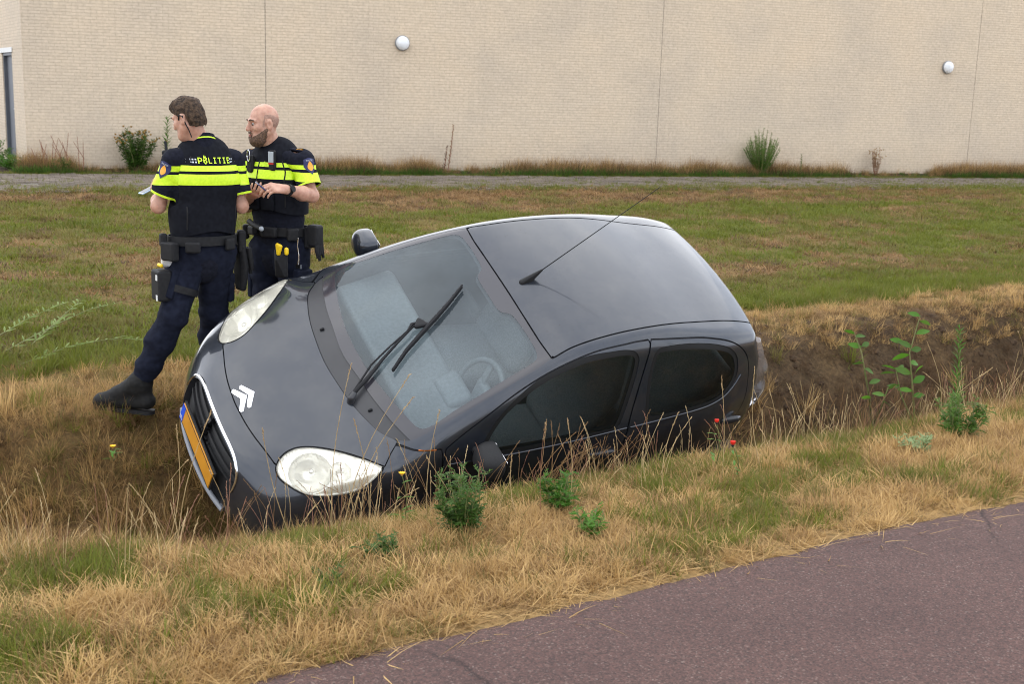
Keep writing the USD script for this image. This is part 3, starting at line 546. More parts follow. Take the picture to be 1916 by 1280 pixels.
gate, skin = cutgap(skin, [(-.1, 1.5), (.48, 1.5), (.485, .78), (.46, .58), (-.1, .58)], FRONTV, lambda V: 3.13 - V[:, 0])
bmpR, skin = cutgap(skin, [(3.02, .10), (3.02, .64), (3.6, .66), (3.6, .10)], SIDEV)
bmpF, skin = cutgap(skin, dense([(-.3, .05), (-.3, .80), (.30, .80), (.36, .745), (.44, .715), (.455, .60), (.46, .50), (.46, .05)], True, 4, corners=(0, 1, 2, 7)), SIDEV)
wing, skin = cutgap(skin, [(.30, .18), (.30, .92), (.62, .92), (.905, .972), (.965, .985), (.985, .88), (1.005, .70), (1.03, .45), (1.04, .18)], SIDEV, lambda V: .40 - np.abs(V[:, 1]))
panel('front_bumper', both(bmpF), m_paint, car); panel('rear_bumper', both(bmpR), m_paint, car)
tg_ = panel('tailgate', both(gate), m_paint, car); panel('rear_window', both(offset(rearw, -.002)), m_sglass, tg_, 0)
panel('body_frame', both(skin), m_paint, car)
m_bow = [(-1,), (1,)]
for sgn in (1, -1):
    P_ = (lambda q: q) if sgn == 1 else mirror
    panel('front_wing', P_(wing), m_paint, car)
    for dn_, d_, g_, s_, hs, hz, lab in (('front_door', d1, g1, s1, 2.015, .803, 0), ('rear_door', d2, g2, s2, 2.985, .825, 1)):
        o = panel(dn_, P_(d_), m_paint, car)
        panel('window_seal', P_(offset(s_, -.004)), m_rubber, o, .004)
        panel('window_pane', P_(offset(g_, -.006)), m_sglass, o, 0)
        hp = skin_side(hs, hz)
        items = [(hs - .085, hp[1] + .004, hz + .002, .012), (hs - .05, hp[1] + .012, hz + .004, .022), (hs, hp[1] + .014, hz + .006, .026), (hs + .05, hp[1] + .012, hz + .004, .022), (hs + .085, hp[1] + .004, hz, .012)]
        h_ = hull_spheres(items, 20).to_mesh(); hvv = h_.vert_properties[:, :3] * [1, sgn, 1]; obj('door_handle', (hvv, h_.tri_verts if sgn == 1 else h_.tri_verts[:, ::-1]), m_paint if sgn == 1 else m_gloss, o, smooth=50)
        # waist moulding that catches the sky
        a0, a1 = ((1.03, 2.135), (2.160, 2.985))[lab]; ss = np.linspace(a0, a1, 26); zz = np.interp(ss, [1.0, 1.37, 1.71, 2.14, 2.45, 2.75, 2.95], [.885, .905, .927, .957, .980, 1.008, 1.075]); 
        if lab: zz = PchipInterpolator([2.1, 2.45, 2.70, 2.84, 2.93, 2.99], [.953, .972, .990, 1.018, 1.065, 1.13])(ss)
        mp_ = skin_side(ss, zz, sgn); mo = cgrad(mp_); obj('waist_moulding', tube(mp_ + mo * .001, .0055, 8), m_paint, o, smooth=50)
    # headlamp: housing with two bowls behind a hazy lens
    V, N, f = lamp
    for _ in range(1):
        V2, f2 = trimesh.remesh.subdivide(V, f); N2 = cgrad(V2); V, f, N = V2, f2, N2
    q = hproj(V); b1, b2 = hproj(np.array([.338, .575, .765])), hproj(np.array([.475, .640, .815]))
    ax1 = hproj(np.array([.45, .65, .82])) - hproj(np.array([.33, .55, .76])); ax1 /= np.linalg.norm(ax1); ay1 = np.array([-ax1[1], ax1[0]])
    def bowl(c, rx, ry, dep): dd = q - c; r = np.hypot(dd @ ax1 / rx, dd @ ay1 / ry); return np.where(r < 1, dep * np.maximum(1 - r**2, 0) ** .75 + .010, 0)
    dp = .018 + np.maximum(bowl(b1, .112, .098, .075), bowl(b2, .056, .050, .045))
    dp = np.minimum(dp, .012 + 1.6 * np.maximum(0, -sdf(HP, q)))
    hh = panel('headlamp', P_((V, N, f)), m_lens, car, .002)
    ho = V - N * dp[:, None]; hf = f if sgn == 1 else f[:, ::-1]
    obj('reflector', (ho * [1, sgn, 1], hf), m_reflect, hh, smooth=35)
    for c3_, r3 in (((.338, .575, .765), .020), ((.475, .640, .815), .013)):
        c3_ = np.array(c3_) - hn * .055; bm = m3.Manifold.sphere(r3, 24).translate(tuple(c3_ * [1, sgn, 1])); obj('bulb_cap', bm, m_chrome, hh, smooth=True)
    ob_ = HL3 * [1, sgn, 1]; 
    lo_ = dense(HL3, True, 8, corners=(6,)); lo_ = lo_ + cgrad(lo_) * -.004; lo_ = np.vstack([lo_, lo_[:1]]) * [1, sgn, 1]
    obj('lamp_gasket', tube(lo_, .0045, 6, False), m_rubber, hh, smooth=60)
    # tail lamp: clear cover standing proud of the corner with two domes
    V, N, f = lampT; d_in = np.maximum(0, -sdf(dense([(3.120, 1.262), (3.165, 1.15), (3.195, 1.04), (3.25, .90), (3.275, .74), (3.50, .72), (3.50, 1.0), (3.40, 1.24)], True, 8, corners=(0, 4, 5, 7)), V[:, SIDEV]))
    dz = .030 * smoothstep(0, .03, d_in) + .045 * np.exp(-((V[:, 2] - 1.02) / .075) ** 2) * smoothstep(0, .05, d_in) + .050 * np.exp(-((V[:, 2] - .86) / .075) ** 2) * smoothstep(0, .05, d_in)
    tl = obj('tail_lamp', P_((V + N * dz[:, None], N, f))[::2], m_tail, car, smooth=40)
    obj('lamp_housing', P_((V - N * .012, N, f))[::2], m_chrome, tl, smooth=40)
    # wing mirror: rounded shell on a foot, flat glass towards the rear
    ctr = np.array([1.205, .872, .992])
    q_, w_ = np.meshgrid(np.linspace(-np.pi / 2, np.pi / 2, 33), np.linspace(-np.pi, np.pi, 49)[:-1], indexing='ij'); pw = lambda c: np.sign(c) * np.abs(c) ** .72
    mv_ = np.stack([-.098 * np.where(np.sin(q_) < 0, .34 * pw(np.sin(q_)), pw(np.sin(q_))), .100 * pw(np.cos(q_)) * pw(np.cos(w_)), .078 * pw(np.cos(q_)) * pw(np.sin(w_)) * (1 - .10 * np.cos(w_))], -1).reshape(-1, 3) + ctr; k = np.arange(33 * 48).reshape(33, 48); k = np.concatenate([k, k[:, :1]], 1); mq = np.stack([k[:-1, :-1], k[:-1, 1:], k[1:, 1:], k[1:, :-1]], -1).reshape(-1, 4); mtri = np.vstack([mq[:, [0, 1, 2]], mq[:, [0, 2, 3]]]); mt_ = trimesh.Trimesh(mv_, mtri, process=True); mt_.fix_normals()
    mr = obj('wing_mirror', (np.array(mt_.vertices) * [1, sgn, 1], np.array(mt_.faces) if sgn == 1 else np.array(mt_.faces)[:, ::-1]), m_paint if sgn == 1 else m_black, car, smooth=35)
    fo = hull_spheres([(1.19, .80, .955, .030), (1.16, .765, .965, .022), (1.23, .765, .960, .022), (1.20, .85, .965, .030)], 18).to_mesh()
    obj('mirror_foot', (fo.vert_properties[:, :3] * [1, sgn, 1], fo.tri_verts if sgn == 1 else fo.tri_verts[:, ::-1]), m_black, mr, smooth=50)
    obj('mirror_glass', slab(ctr * [1, sgn, 1] + np.array([.0335, 0, 0]), [0, 1, 0], [0, 0, 1], [1, 0, 0], .072, .050, .001, 0), m_chrome, mr)
    # sail panel ahead of the door glass, orange sliver standing in for stuck debris
    if sgn < 0: rp = np.array([.896, -.716, .970]); rn = cgrad(rp[None])[0]
    if sgn < 0: obj('side_marker', hull_spheres([(*(rp + np.array([-.040, .012, -.006]) - rn * .004), .006), (*(rp + np.array([.040, -.012, .006]) - rn * .004), .006)], 16), m_debris, car, smooth=50)
    # wheels
    for sc, nm in ((.71, 'wheel'), (3.05, 'wheel')):
        tyre_p = [(.190, -.070), (.235, -.080), (.262, -.076), (.277, -.058), (.279, 0), (.277, .058), (.262, .076), (.235, .080), (.190, .070)]
        ty = trimesh.creation.revolve(tyre_p, sections=48); R_ = trimesh.transformations.rotation_matrix(np.pi / 2, [1, 0, 0]); ty.apply_transform(R_); ty.apply_translation([sc, sgn * .705, .279])
        w = obj('wheel', ty, m_tyre, car, smooth=40)
        rimp = trimesh.creation.revolve([(.03, .062), (.10, .050), (.165, .058), (.185, .070), (.192, .064), (.190, -.06)], sections=40); rimp.apply_transform(R_ if sgn < 0 else trimesh.transformations.rotation_matrix(-np.pi / 2, [1, 0, 0])); rimp.apply_translation([sc, sgn * .705, .279])
        obj('rim', rimp, m_rim, w, smooth=40)
# inner lining, set in from the skin, open at every window
li = car_inner = offset(car_skin(), -.022)
for pg, plane, mk, g in ((CLEAR, TOPV, up_only(.85), -.004), (WIN1, SIDEV, sidem, -.006), (WIN2, SIDEV, sidem, -.006), ([(-.1, 1.235), (.36, 1.225), (.43, 1.17), (.45, 1.02), (.40, .95), (-.1, .94)], FRONTV, lambda V: 2.9 - V[:, 0], 0), (arch(.71, .31), SIDEV, lambda V: .5 - np.abs(V[:, 1]), 0), (arch(3.05, .31), SIDEV, lambda V: .5 - np.abs(V[:, 1]), 0)):
    _, li = cut(li, pg, plane, mk, g)
_, li = clip(li, hv(li[0]) - .03); _, li = cut(li, GR, FRONTV, nose, .02)
_, li = clip(li, np.maximum(.70 - li[0][:, 2], li[0][:, 0] - .60) * 0 + 1)
panel('inner_lining', both(li), m_liner, car, 0)

# wiper, aerial, emblem
m_wip = plain('wiper_black', (.006, .006, .007), .5, specular_ior_level=.25)
ARM = np.array([(.627, -.306, .984), (.654, -.282, 1.0), (.742, -.232, 1.046), (.837, -.168, 1.098), (.941, -.106, 1.151), (1.032, -.055, 1.193), (1.061, -.04, 1.206)])
wp = obj('wiper', tube(ARM, [.013, .013, .011, .009, .0075, .007, .006], 8), m_wip, car, smooth=50)
BL = np.array([(.858, -.256, 1.102), (.956, -.179, 1.155), (1.068, -.11, 1.207), (1.163, -.053, 1.249), (1.265, .014, 1.29), (1.374, .095, 1.331)]); bn = cgrad(BL)
bld = [tube(BL - bn * .014, [.006, .007, .008, .008, .007, .005], 6), tube(BL + bn * .004, [.006, .009, .011, .011, .009, .006], 6)]
for i in range(5):
    for t in (.0, .5): p = BL[i] * (1 - t) + BL[i + 1] * t; n = bn[i]; bld.append(tube([p - n * .014, p + n * .006], .006, 5))
obj('wiper_blade', cat_mesh(bld), m_wip, wp, smooth=50)
obj('wiper_rod', tube([(.640, -.286, .998), (.776, -.173, 1.073), (.894, -.115, 1.134), (1.002, -.068, 1.185), (1.040, -.036, 1.203), (1.066, -.034, 1.209)], [.0055] * 4 + [.010, .006], 6), m_wip, wp, smooth=50)
obj('wiper_hub', hull_spheres([(.628, -.305, .980, .020), (.645, -.290, .990, .018), (.630, -.305, .955, .020)], 18), m_cowl, wp, smooth=50)
obj('blade_clip', hull_spheres([(1.055, -.060, 1.205, .013), (1.085, -.02, 1.214, .012), (1.11, -.07, 1.222, .012)], 14), m_wip, wp, smooth=50)
for y, s in ((.22, .668), (-.40, .705)): obj('washer_jet', hull_spheres([(*(skin_top(s, y) + [0, 0, .000]), .008), (*(skin_top(s - .012, y)), .006)], 12), m_wip, car, smooth=50)
ab0 = np.array([1.713, 0, 1.410]); at = np.array([2.367, 0, 2.040]); ad = (at - ab0) / np.linalg.norm(at - ab0)
ae = obj('aerial', tube([ab0 + ad * .03, ab0 + ad * .12, at], [.0048, .0034, .0020], 6), m_wip, car, smooth=60)
obj('aerial_base', hull_spheres([(1.69, 0, 1.405, .018), (1.735, 0, 1.412, .016), (*(ab0 + ad * .05), .011), (*(ab0 + ad * .11), .006)], 18), m_black, ae, smooth=50)
e0 = skin_top(.142, 0.); e1 = skin_top(.245, 0.); eu = (e1 - e0) / np.linalg.norm(e1 - e0); en = np.cross(eu, [0, 1., 0]); en = en if en[2] > 0 else -en
for h0 in (.012, .056):
    ch = sg.Polygon([(-.078, h0), (-.080, h0 + .010), (0, h0 + .058), (.080, h0 + .010), (.078, h0), (.066, h0 - .006), (0, h0 + .024), (-.066, h0 - .006)]).buffer(.001)
    cm_ = trimesh.creation.extrude_polygon(ch, .007, engine='earcut'); v = np.array(cm_.vertices); v = trimesh.Trimesh(v, cm_.faces).subdivide_to_size(.02) if False else cm_
    v = np.array(v.vertices); sk = skin_top(e0[0] + v[:, 1] * eu[0], v[:, 0]); nn_ = cgrad(sk); pos = sk + nn_ * (v[:, 2:3] - .001)
    obj('chevron', (pos, np.array(cm_.faces)), m_chrome2, car, smooth=20)
# sun visor mirror, cabin
m_dash = noisy('dash_plastic', (.13, .14, .145), (.17, .18, .185), 60., .55)
m_seat = noisy('seat_cloth', (.17, .18, .19), (.25, .26, .27), 120., .9)
cab = UsdGeom.Xform.Define(stage, child_path('cabin', car))
obj('dashboard', hull_spheres([(.92, y, .93, .03) for y in (-.55, .55)] + [(1.24, y, .935, .045) for y in (-.62, .62)] + [(1.27, y, .62, .05) for y in (-.62, .62)] + [(1.05, y, .6, .05) for y in (-.6, .6)], 20), m_dash, cab, smooth=50)
obj('instrument_pod', hull_spheres([(1.16, -.44, .98, .03), (1.16, -.28, .98, .03), (1.24, -.44, 1.01, .035), (1.24, -.28, 1.01, .035), (1.27, -.36, .93, .05)], 20), m_dash, cab, smooth=50)
st = trimesh.creation.torus(.178, .016, 48, 14); st = cat_mesh([st, hull_spheres([(.05, .02, -.02, .03), (-.05, .02, -.02, .03), (0, -.06, -.02, .035)], 18), box((-.17, -.02, -.012), (.17, .018, .006)), box((-.03, -.17, -.012), (.03, 0, .006))])
Ts = trimesh.transformations.rotation_matrix(math.radians(-66), [0, 1, 0]); sv = trimesh.transform_points(trimesh.transform_points(st[0], trimesh.transformations.rotation_matrix(math.radians(20), [0, 0, 1])), Ts) + [1.38, -.36, .95]
obj('steering_wheel', (sv, st[1]), m_dash, cab, smooth=40)
for y in (-.36, .36):
    obj('seat_cushion', hull_spheres([(1.62, y + a, .48, .06) for a in (-.19, .19)] + [(2.05, y + a, .43, .07) for a in (-.19, .19)] + [(1.65, y, .50, .08)], 18), m_seat, cab, smooth=60)
    obj('seat_back', hull_spheres([(2.02, y + a, .55, .07) for a in (-.19, .19)] + [(2.16, y + a, .98, .06) for a in (-.18, .18)] + [(2.21, y + a, 1.17, .055) for a in (-.08, .08)], 18), m_seat, cab, smooth=60)
obj('rear_bench', hull_spheres([(2.66, y, .50, .08) for y in (-.5, .5)] + [(2.98, y, .48, .08) for y in (-.5, .5)] + [(3.1, y, .92, .05) for y in (-.48, .48)], 18), m_seat, cab, smooth=60)
obj('rear_view_mirror', hull_spheres([(1.40, y, 1.262, .022) for y in (-.075, .075)] + [(1.405, y, 1.285, .02) for y in (-.07, .07)], 16), m_black, cab, smooth=50)
obj('cabin_floor', box((.6, -.66, .19), (3.1, .66, .22)), m_liner, cab)
# ------------------------------------------------------------------ people: smooth bodies from distance fields, meshed by surface nets
def relax(m, n):
    from scipy.sparse import coo_matrix, diags
    e = m.edges_unique; N = len(m.vertices); A = coo_matrix((np.ones(2 * len(e)), (np.r_[e[:, 0], e[:, 1]], np.r_[e[:, 1], e[:, 0]])), (N, N)).tocsr(); A = diags(1 / np.maximum(np.asarray(A.sum(1)).ravel(), 1)) @ A; v = np.array(m.vertices)
    for _ in range(n): v = v + .5 * (A @ v - v); v = v - .52 * (A @ v - v)
    return trimesh.Trimesh(v, np.asarray(m.faces), process=False)
HS = np.array([.93, .885, .985])                  # a head's width, depth and height against the drawing
class Field:
    def __init__(self, lo, hi, h):
        self.lo, self.h = np.asarray(lo, float), h
        self.n = np.ceil((np.asarray(hi) - self.lo) / h).astype(int) + 1
        self.v = np.full(self.n, .12, np.float32)
    def _sub(self, lo, hi):
        a = np.clip(np.floor((lo - self.lo) / self.h).astype(int), 0, self.n - 1); b = np.clip(np.ceil((hi - self.lo) / self.h).astype(int) + 1, 1, self.n)
        sl = tuple(slice(p, q) for p, q in zip(a, b)); ax = [self.lo[i] + self.h * np.arange(a[i], b[i]) for i in range(3)]
        return sl, np.stack(np.meshgrid(*ax, indexing='ij'), -1)
    def _put(self, sl, d, k, op):
        a = self.v[sl]
        if op == 'add': h = np.maximum(k - np.abs(a - d), 0) / k; self.v[sl] = np.minimum(a, d) - h * h * k / 4
        elif op == 'sub': h = np.maximum(k - np.abs(a + d), 0) / k; self.v[sl] = np.maximum(a, -d) + h * h * k / 4
    def cone(self, a, b, ra, rb, k=.02, op='add', flat=None):
        """Tapered capsule; flat = (direction, factor) thickens (<1) or thins (>1) it along a direction."""
        a, b = np.asarray(a, float), np.asarray(b, float); m = max(ra, rb) * (1 if flat is None else max(1, 1 / flat[1])) + .05
        sl, P = self._sub(np.minimum(a, b) - m, np.maximum(a, b) + m)
        if P.size == 0: return self
        if flat is not None:
            n = np.asarray(flat[0], float); f = flat[1]; P = P + ((P - a) @ n)[..., None] * n * (f - 1); b = b + ((b - a) @ n) * n * (f - 1)
        ab = b - a; t = np.clip(((P - a) @ ab) / max(ab @ ab, 1e-12), 0, 1)
        d = np.linalg.norm(P - a - t[..., None] * ab, axis=-1) - (ra + (rb - ra) * t)
        self._put(sl, d.astype(np.float32), k, op); return self
    def ell(self, c, r, R=np.eye(3), k=.015, op='add'):
        c, r = np.asarray(c, float), np.asarray(r, float) * (HS if abs(R[0, 0] - 1) > 1e-9 else 1.); m = r.max() + .04
        sl, P = self._sub(c - m, c + m)
        if P.size == 0: return self
        q = (P - c) @ R; k0 = np.linalg.norm(q / r, axis=-1); k1 = np.linalg.norm(q / r**2, axis=-1)
        self._put(sl, (k0 * (k0 - 1) / np.maximum(k1, 1e-6)).astype(np.float32), k, op); return self
    def mesh(self, smooth=4):
        v = self.v; s = v < 0; n = np.array(v.shape) - 1
        cs = sum(s[i:n[0] + i, j:n[1] + j, k:n[2] + k].astype(np.int8) for i in (0, 1) for j in (0, 1) for k in (0, 1))
        act = (cs > 0) & (cs < 8); ids = np.full(act.shape, -1); c = np.argwhere(act); ids[act] = np.arange(len(c))
        acc, cnt = np.zeros((len(c), 3)), np.zeros((len(c), 1)); corner = np.array([(i, j, k) for i in (0, 1) for j in (0, 1) for k in (0, 1)])
        for p in range(8):
            for ax in range(3):
                if corner[p][ax]: continue
                q = corner[p].copy(); q[ax] = 1; a = v[tuple((c + corner[p]).T)]; b = v[tuple((c + q).T)]; x = (a < 0) != (b < 0)
                t = np.where(x, a / np.where(x, a - b, 1), 0); pt = corner[p] + t[:, None] * (q - corner[p]); acc[x] += pt[x]; cnt[x] += 1
        V = self.lo + self.h * (c + acc / np.maximum(cnt, 1)); F_ = []
        for ax in range(3):
            u, w = (ax + 1) % 3, (ax + 2) % 3; sh = np.array(v.shape); e = [slice(None)] * 3
            lo_, hi_ = [slice(1, -1)] * 3, [slice(1, -1)] * 3; lo_[ax], hi_[ax] = slice(0, -1), slice(1, None)
            a, b = s[tuple(lo_)], s[tuple(hi_)]; x = np.argwhere(a != b)
            if not len(x): continue
            flip = a[tuple(x.T)]; base = x.copy(); base[:, u] += 1; base[:, w] += 1
            def cell(du, dw): y = base.copy(); y[:, u] -= du; y[:, w] -= dw; return ids[tuple(y.T)]
            q = np.stack([cell(1, 1), cell(0, 1), cell(0, 0), cell(1, 0)], 1); q[~flip] = q[~flip][:, ::-1]; F_.append(q)
        q = np.vstack(F_); q = q[(q >= 0).all(1)]; m = trimesh.Trimesh(V, np.vstack([q[:, [0, 1, 2]], q[:, [0, 2, 3]]]), process=False)
        if m.volume < 0: m.invert()
        return relax(m, smooth)
def vnorm(m):
    v, f = np.asarray(m.vertices), np.asarray(m.faces); n = np.zeros_like(v); fn = np.cross(v[f[:, 1]] - v[f[:, 0]], v[f[:, 2]] - v[f[:, 0]])
    for k in range(3): np.add.at(n, f[:, k], fn)
    return n / np.maximum(np.linalg.norm(n, axis=1, keepdims=True), 1e-12)
def wrinkle(m, amp, sc=(9, 9, 22), seed=0):
    n = vnorm(m); v = np.asarray(m.vertices); d = meshkit.fbm(v * np.array(sc), 3, seed) - .5; r = 1 - np.abs(2 * meshkit.noise(v * np.array(sc) * .6 + 5, seed + 9) - 1)
    m.vertices = v + n * ((d * 1.1 + (r - .6) * .6) * amp)[:, None]; return m
def patch_of(m): return np.asarray(m.vertices), vnorm(m), np.asarray(m.faces)
def cloth(name, patch, mat, parent, **kw): return obj(name, (patch[0], patch[2]), mat, parent, normals=patch[1], **kw)
def basis(f, pitch=0., roll=0.):
    """Columns right, forward, up of a level heading f, then pitched (down positive) and rolled."""
    f = np.array([f[0], f[1], 0.]); f /= np.linalg.norm(f); r = np.array([f[1], -f[0], 0]); u = np.array([0, 0, 1.])
    f2 = f * math.cos(pitch) - u * math.sin(pitch); u2 = u * math.cos(pitch) + f * math.sin(pitch)
    r2 = r * math.cos(roll) + u2 * math.sin(roll); u3 = u2 * math.cos(roll) - r * math.sin(roll)
    return np.stack([r2, f2, u3], 1)
def head_prims(B, c, R):
    g = lambda x, y, z: c + R @ (np.array([x, y, z]) * HS)
    B.ell(g(0, -.010, .030), (.077, .097, .086), R, .02).ell(g(0, .028, -.030), (.064, .066, .080), R, .03).ell(g(0, .052, -.082), (.044, .042, .030), R, .03)
    for s in (-1, 1):
        B.cone(g(s * .058, -.005, -.045), g(s * .030, .060, -.090), .020, .018, .03)      # jaw
        B.ell(g(s * .046, .058, -.018), (.022, .026, .020), R, .02)                        # cheekbone
        B.ell(g(s * .033, .098, .008), (.019, .014, .012), R, .012, 'sub')                 # eye socket
        B.cone(g(s * .012, .092, .026), g(s * .050, .074, .024), .010, .009, .012)         # brow
        B.ell(g(s * .083, -.014, -.006), (.013, .021, .034), R, .006)
        B.ell(g(s * .095, -.006, -.004), (.008, .011, .019), R, .005, 'sub')
        B.ell(g(s * .010, .108, -.028), (.009, .010, .008), R, .008)
    B.cone(g(0, .092, .016), g(0, .113, -.022), .0085, .0125, .012)
    B.ell(g(0, .090, -.054), (.024, .012, .006), R, .006).ell(g(0, .088, -.066), (.021, .012, .007), R, .006).ell(g(0, .098, -.060), (.022, .006, .0016), R, .004, 'sub')
def finger(B, p, d1, d2, d3, L, r):
    q = p
    for d, l, k in ((d1, .45, 1.), (d2, .32, .92), (d3, .23, .82)):
        d = np.asarray(d, float) / np.linalg.norm(d); n = q + d * L * l; B.cone(q, n, r * k, r * k * .93, .004); q = n
def hand_prims(B, wrist, along, palm, side, curl=.9):
    """along: wrist to knuckles; palm: way the palm faces; side: towards the thumb. Fingers curl towards the palm."""
    a, p = np.asarray(along, float), np.asarray(palm, float); a /= np.linalg.norm(a); p = p - (p @ a) * a; p /= np.linalg.norm(p); s = np.cross(a, p); s = s if s @ np.asarray(side) > 0 else -s
    B.cone(wrist, wrist + a * .03, .026, .028, .02, flat=(p, 1.35))
    for i, (o, L, r) in enumerate(((.030, .078, .0088), (.010, .086, .0092), (-.011, .080, .0088), (-.030, .064, .0078))):
        kn = wrist + a * (.090 - .006 * abs(i - 1)) + s * o; B.cone(wrist + a * .025 + s * o * .6, kn, .016, .0125, .012, flat=(p, 1.1))
        c1, c2, c3 = curl * (.55 + .08 * i), curl * (1.25 + .08 * i), curl * (1.75 + .06 * i)
        dd = [a * math.cos(c) + p * math.sin(c) for c in (c1, c2, c3)]; finger(B, kn, *dd, L, r)
    t0 = wrist + a * .028 + s * .026 + p * .006; B.cone(t0 - s * .01, t0, .016, .014, .012)
    finger(B, t0, a * .7 + s * .75 + p * .35, a * .9 + s * .15 + p * .55, a * .9 - s * .25 + p * .55, .072, .0102)
m_skin = look('skin', {'tc': ('texture_coordinate', {}), 'n': ('noise_texture', {'scale': 34., 'detail': 6.}), 'r': ('rgb_ramp', {'ramp': [(.3, (.33, .165, .112)), (.7, (.47, .265, .185))]}), 'p': ('principled_bsdf', {'roughness': .5, 'subsurface_weight': .12, 'subsurface_scale': .01, 'subsurface_radius': (1, .35, .2)})}, [('tc.object', 'n.vector'), ('n.fac', 'r.fac'), ('r.color', 'p.base_color')], 'p.BSDF')
m_uni = noisy('uniform_navy', (.006, .007, .012), (.011, .012, .020), 60., .9, specular_ior_level=.12, bump=.3, bscale=500., dist=.001)
m_vest = noisy('vest_black', (.0055, .006, .009), (.009, .010, .014), 40., .9, specular_ior_level=.12, bump=.35, bscale=300., dist=.0015)
m_trou = noisy('trouser_navy', (.006, .0075, .015), (.011, .0135, .025), 30., .92, specular_ior_level=.12, bump=.3, bscale=450., dist=.001)
m_hivis = noisy('hi_vis_yellow', (.50, .72, .012), (.60, .82, .02), 80., .55)
m_boot = noisy('boot_leather', (.006, .006, .006), (.012, .0115, .011), 40., .7, specular_ior_level=.2, bump=.4, bscale=120., dist=.003)
m_gear = noisy('gear_black', (.006, .006, .007), (.011, .011, .012), 60., .6, specular_ior_level=.25)
m_grey = plain('device_grey', (.32, .35, .38), .35); m_red = plain('red_strip', (.55, .03, .02), .4)
m_yel = plain('yellow_plastic', (.75, .50, .01), .4)
m_hair = noisy('dark_hair', (.018, .011, .007), (.080, .050, .030), 60., .75, specular_ior_level=.25, bump=.9, bscale=160., dist=.006)
m_beard = noisy('brown_beard', (.055, .030, .018), (.15, .085, .05), 120., .8, bump=.9, bscale=220., dist=.005)
m_eye = plain('eye_white', (.34, .30, .27), .3); m_iris = plain('eye_dark', (.02, .015, .012), .15)
m_brow = plain('brow_hair', (.07, .04, .025), .8); m_lip = plain('lip_skin', (.34, .13, .105), .5)
m_patch = plain('patch_blue', (.012, .015, .075), .6); m_gold = plain('patch_gold', (.75, .33, .03), .5); m_silver = plain('print_silver', (.55, .58, .62), .5)
FONT_O = None
def flame(h):
    """Ring with a flame rising from it, capitals' height h."""
    ring = sg.Point(0, .34).buffer(.36).difference(sg.Point(0, .34).buffer(.17)); a = dense([(-.42, .62), (-.20, .86), (-.26, 1.20), (-.02, 1.62), (.06, 1.24), (.34, 1.42), (.22, 1.12), (.46, 1.06), (.34, .78), (.16, .64)], True, 6, corners=(3, 5, 7))
    hole = dense([(-.16, .72), (-.06, .98), (.02, .92), (.06, 1.08), (.16, .92), (.06, .74)], True, 5)
    return shapely.affinity.scale(shapely.union_all([ring, sg.Polygon(a).buffer(0).difference(sg.Polygon(hole).buffer(0)), sg.box(-.06, -.18, .06, .02)]), h, h, origin=(0, 0))
def polys3(g, d):
    return [trimesh.creation.extrude_polygon(q, d, engine='earcut') for q in getattr(g, 'geoms', [g]) if q.area > 1e-9]
def wrap(mesh, surf, O, ex, ez, out, lift=.002):
    """Lays a flat mesh (x, y, thickness z) on a garment: O its origin, ex / ez the directions of x / y, out the side it is seen from."""
    from scipy.interpolate import LinearNDInterpolator
    n = vnorm(surf); k = (n @ out) > .25; P = np.asarray(surf.vertices)[k] - O; mv = np.asarray(mesh.vertices); near = (P @ ex > mv[:, 0].min() - .06) & (P @ ex < mv[:, 0].max() + .06) & (P @ ez > mv[:, 1].min() - .06) & (P @ ez < mv[:, 1].max() + .06); P = P[near]
    f = LinearNDInterpolator(np.stack([P @ ex, P @ ez], 1), P @ out)
    v, fa = np.asarray(mesh.vertices), np.asarray(mesh.faces); d = f(v[:, 0], v[:, 1]); from scipy.spatial import cKDTree; q_ = np.stack([P @ ex, P @ ez], 1); d = np.where(np.isnan(d), (P @ out)[cKDTree(q_).query(v[:, :2])[1]], d)
    return O + v[:, :1] * ex + v[:, 1:2] * ez + (d + lift + v[:, 2])[:, None] * out, fa
def politie(cap, with_squares=True):
    """The back print: P, flame for O, LITIE, with rows of small squares at both ends. Returns (yellow meshes, silver meshes), centred."""
    P = meshkit.text_mesh('P', cap, .0006, True); L = meshkit.text_mesh('L I T I E', cap, .0006, True); L.vertices[:, 0] *= .86
    x = P.bounds[1, 0]; fl = polys3(shapely.affinity.translate(flame(cap * .92), x + cap * .48, 0), .0006); L.apply_translation([x + cap * .98, 0, 0]); w = L.bounds[1, 0]
    ys = [P] + fl + [L]; sq = []
    if with_squares:
        q = cap * .24
        for sx, o in ((-1, -cap * .22), (1, w + cap * .22)):
            for i, (a, b) in enumerate(((0, .58), (0, .08), (.45, .58), (.45, .08), (.80, .58), (.80, .08), (1.35, .62), (1.35, .08))):
                xx = o + sx * a * cap; sq.append(box((xx - q / 2, b * cap, 0), (xx + q / 2, b * cap + q, .0006)))
    for m in ys + sq: m.apply_translation([-w / 2, 0, 0])
    return ys, sq
def tri_subdiv(ms, s):
    m = trimesh.util.concatenate(ms); v, f = trimesh.remesh.subdivide_to_size(m.vertices, m.faces, s); return trimesh.Trimesh(v, f, process=False)

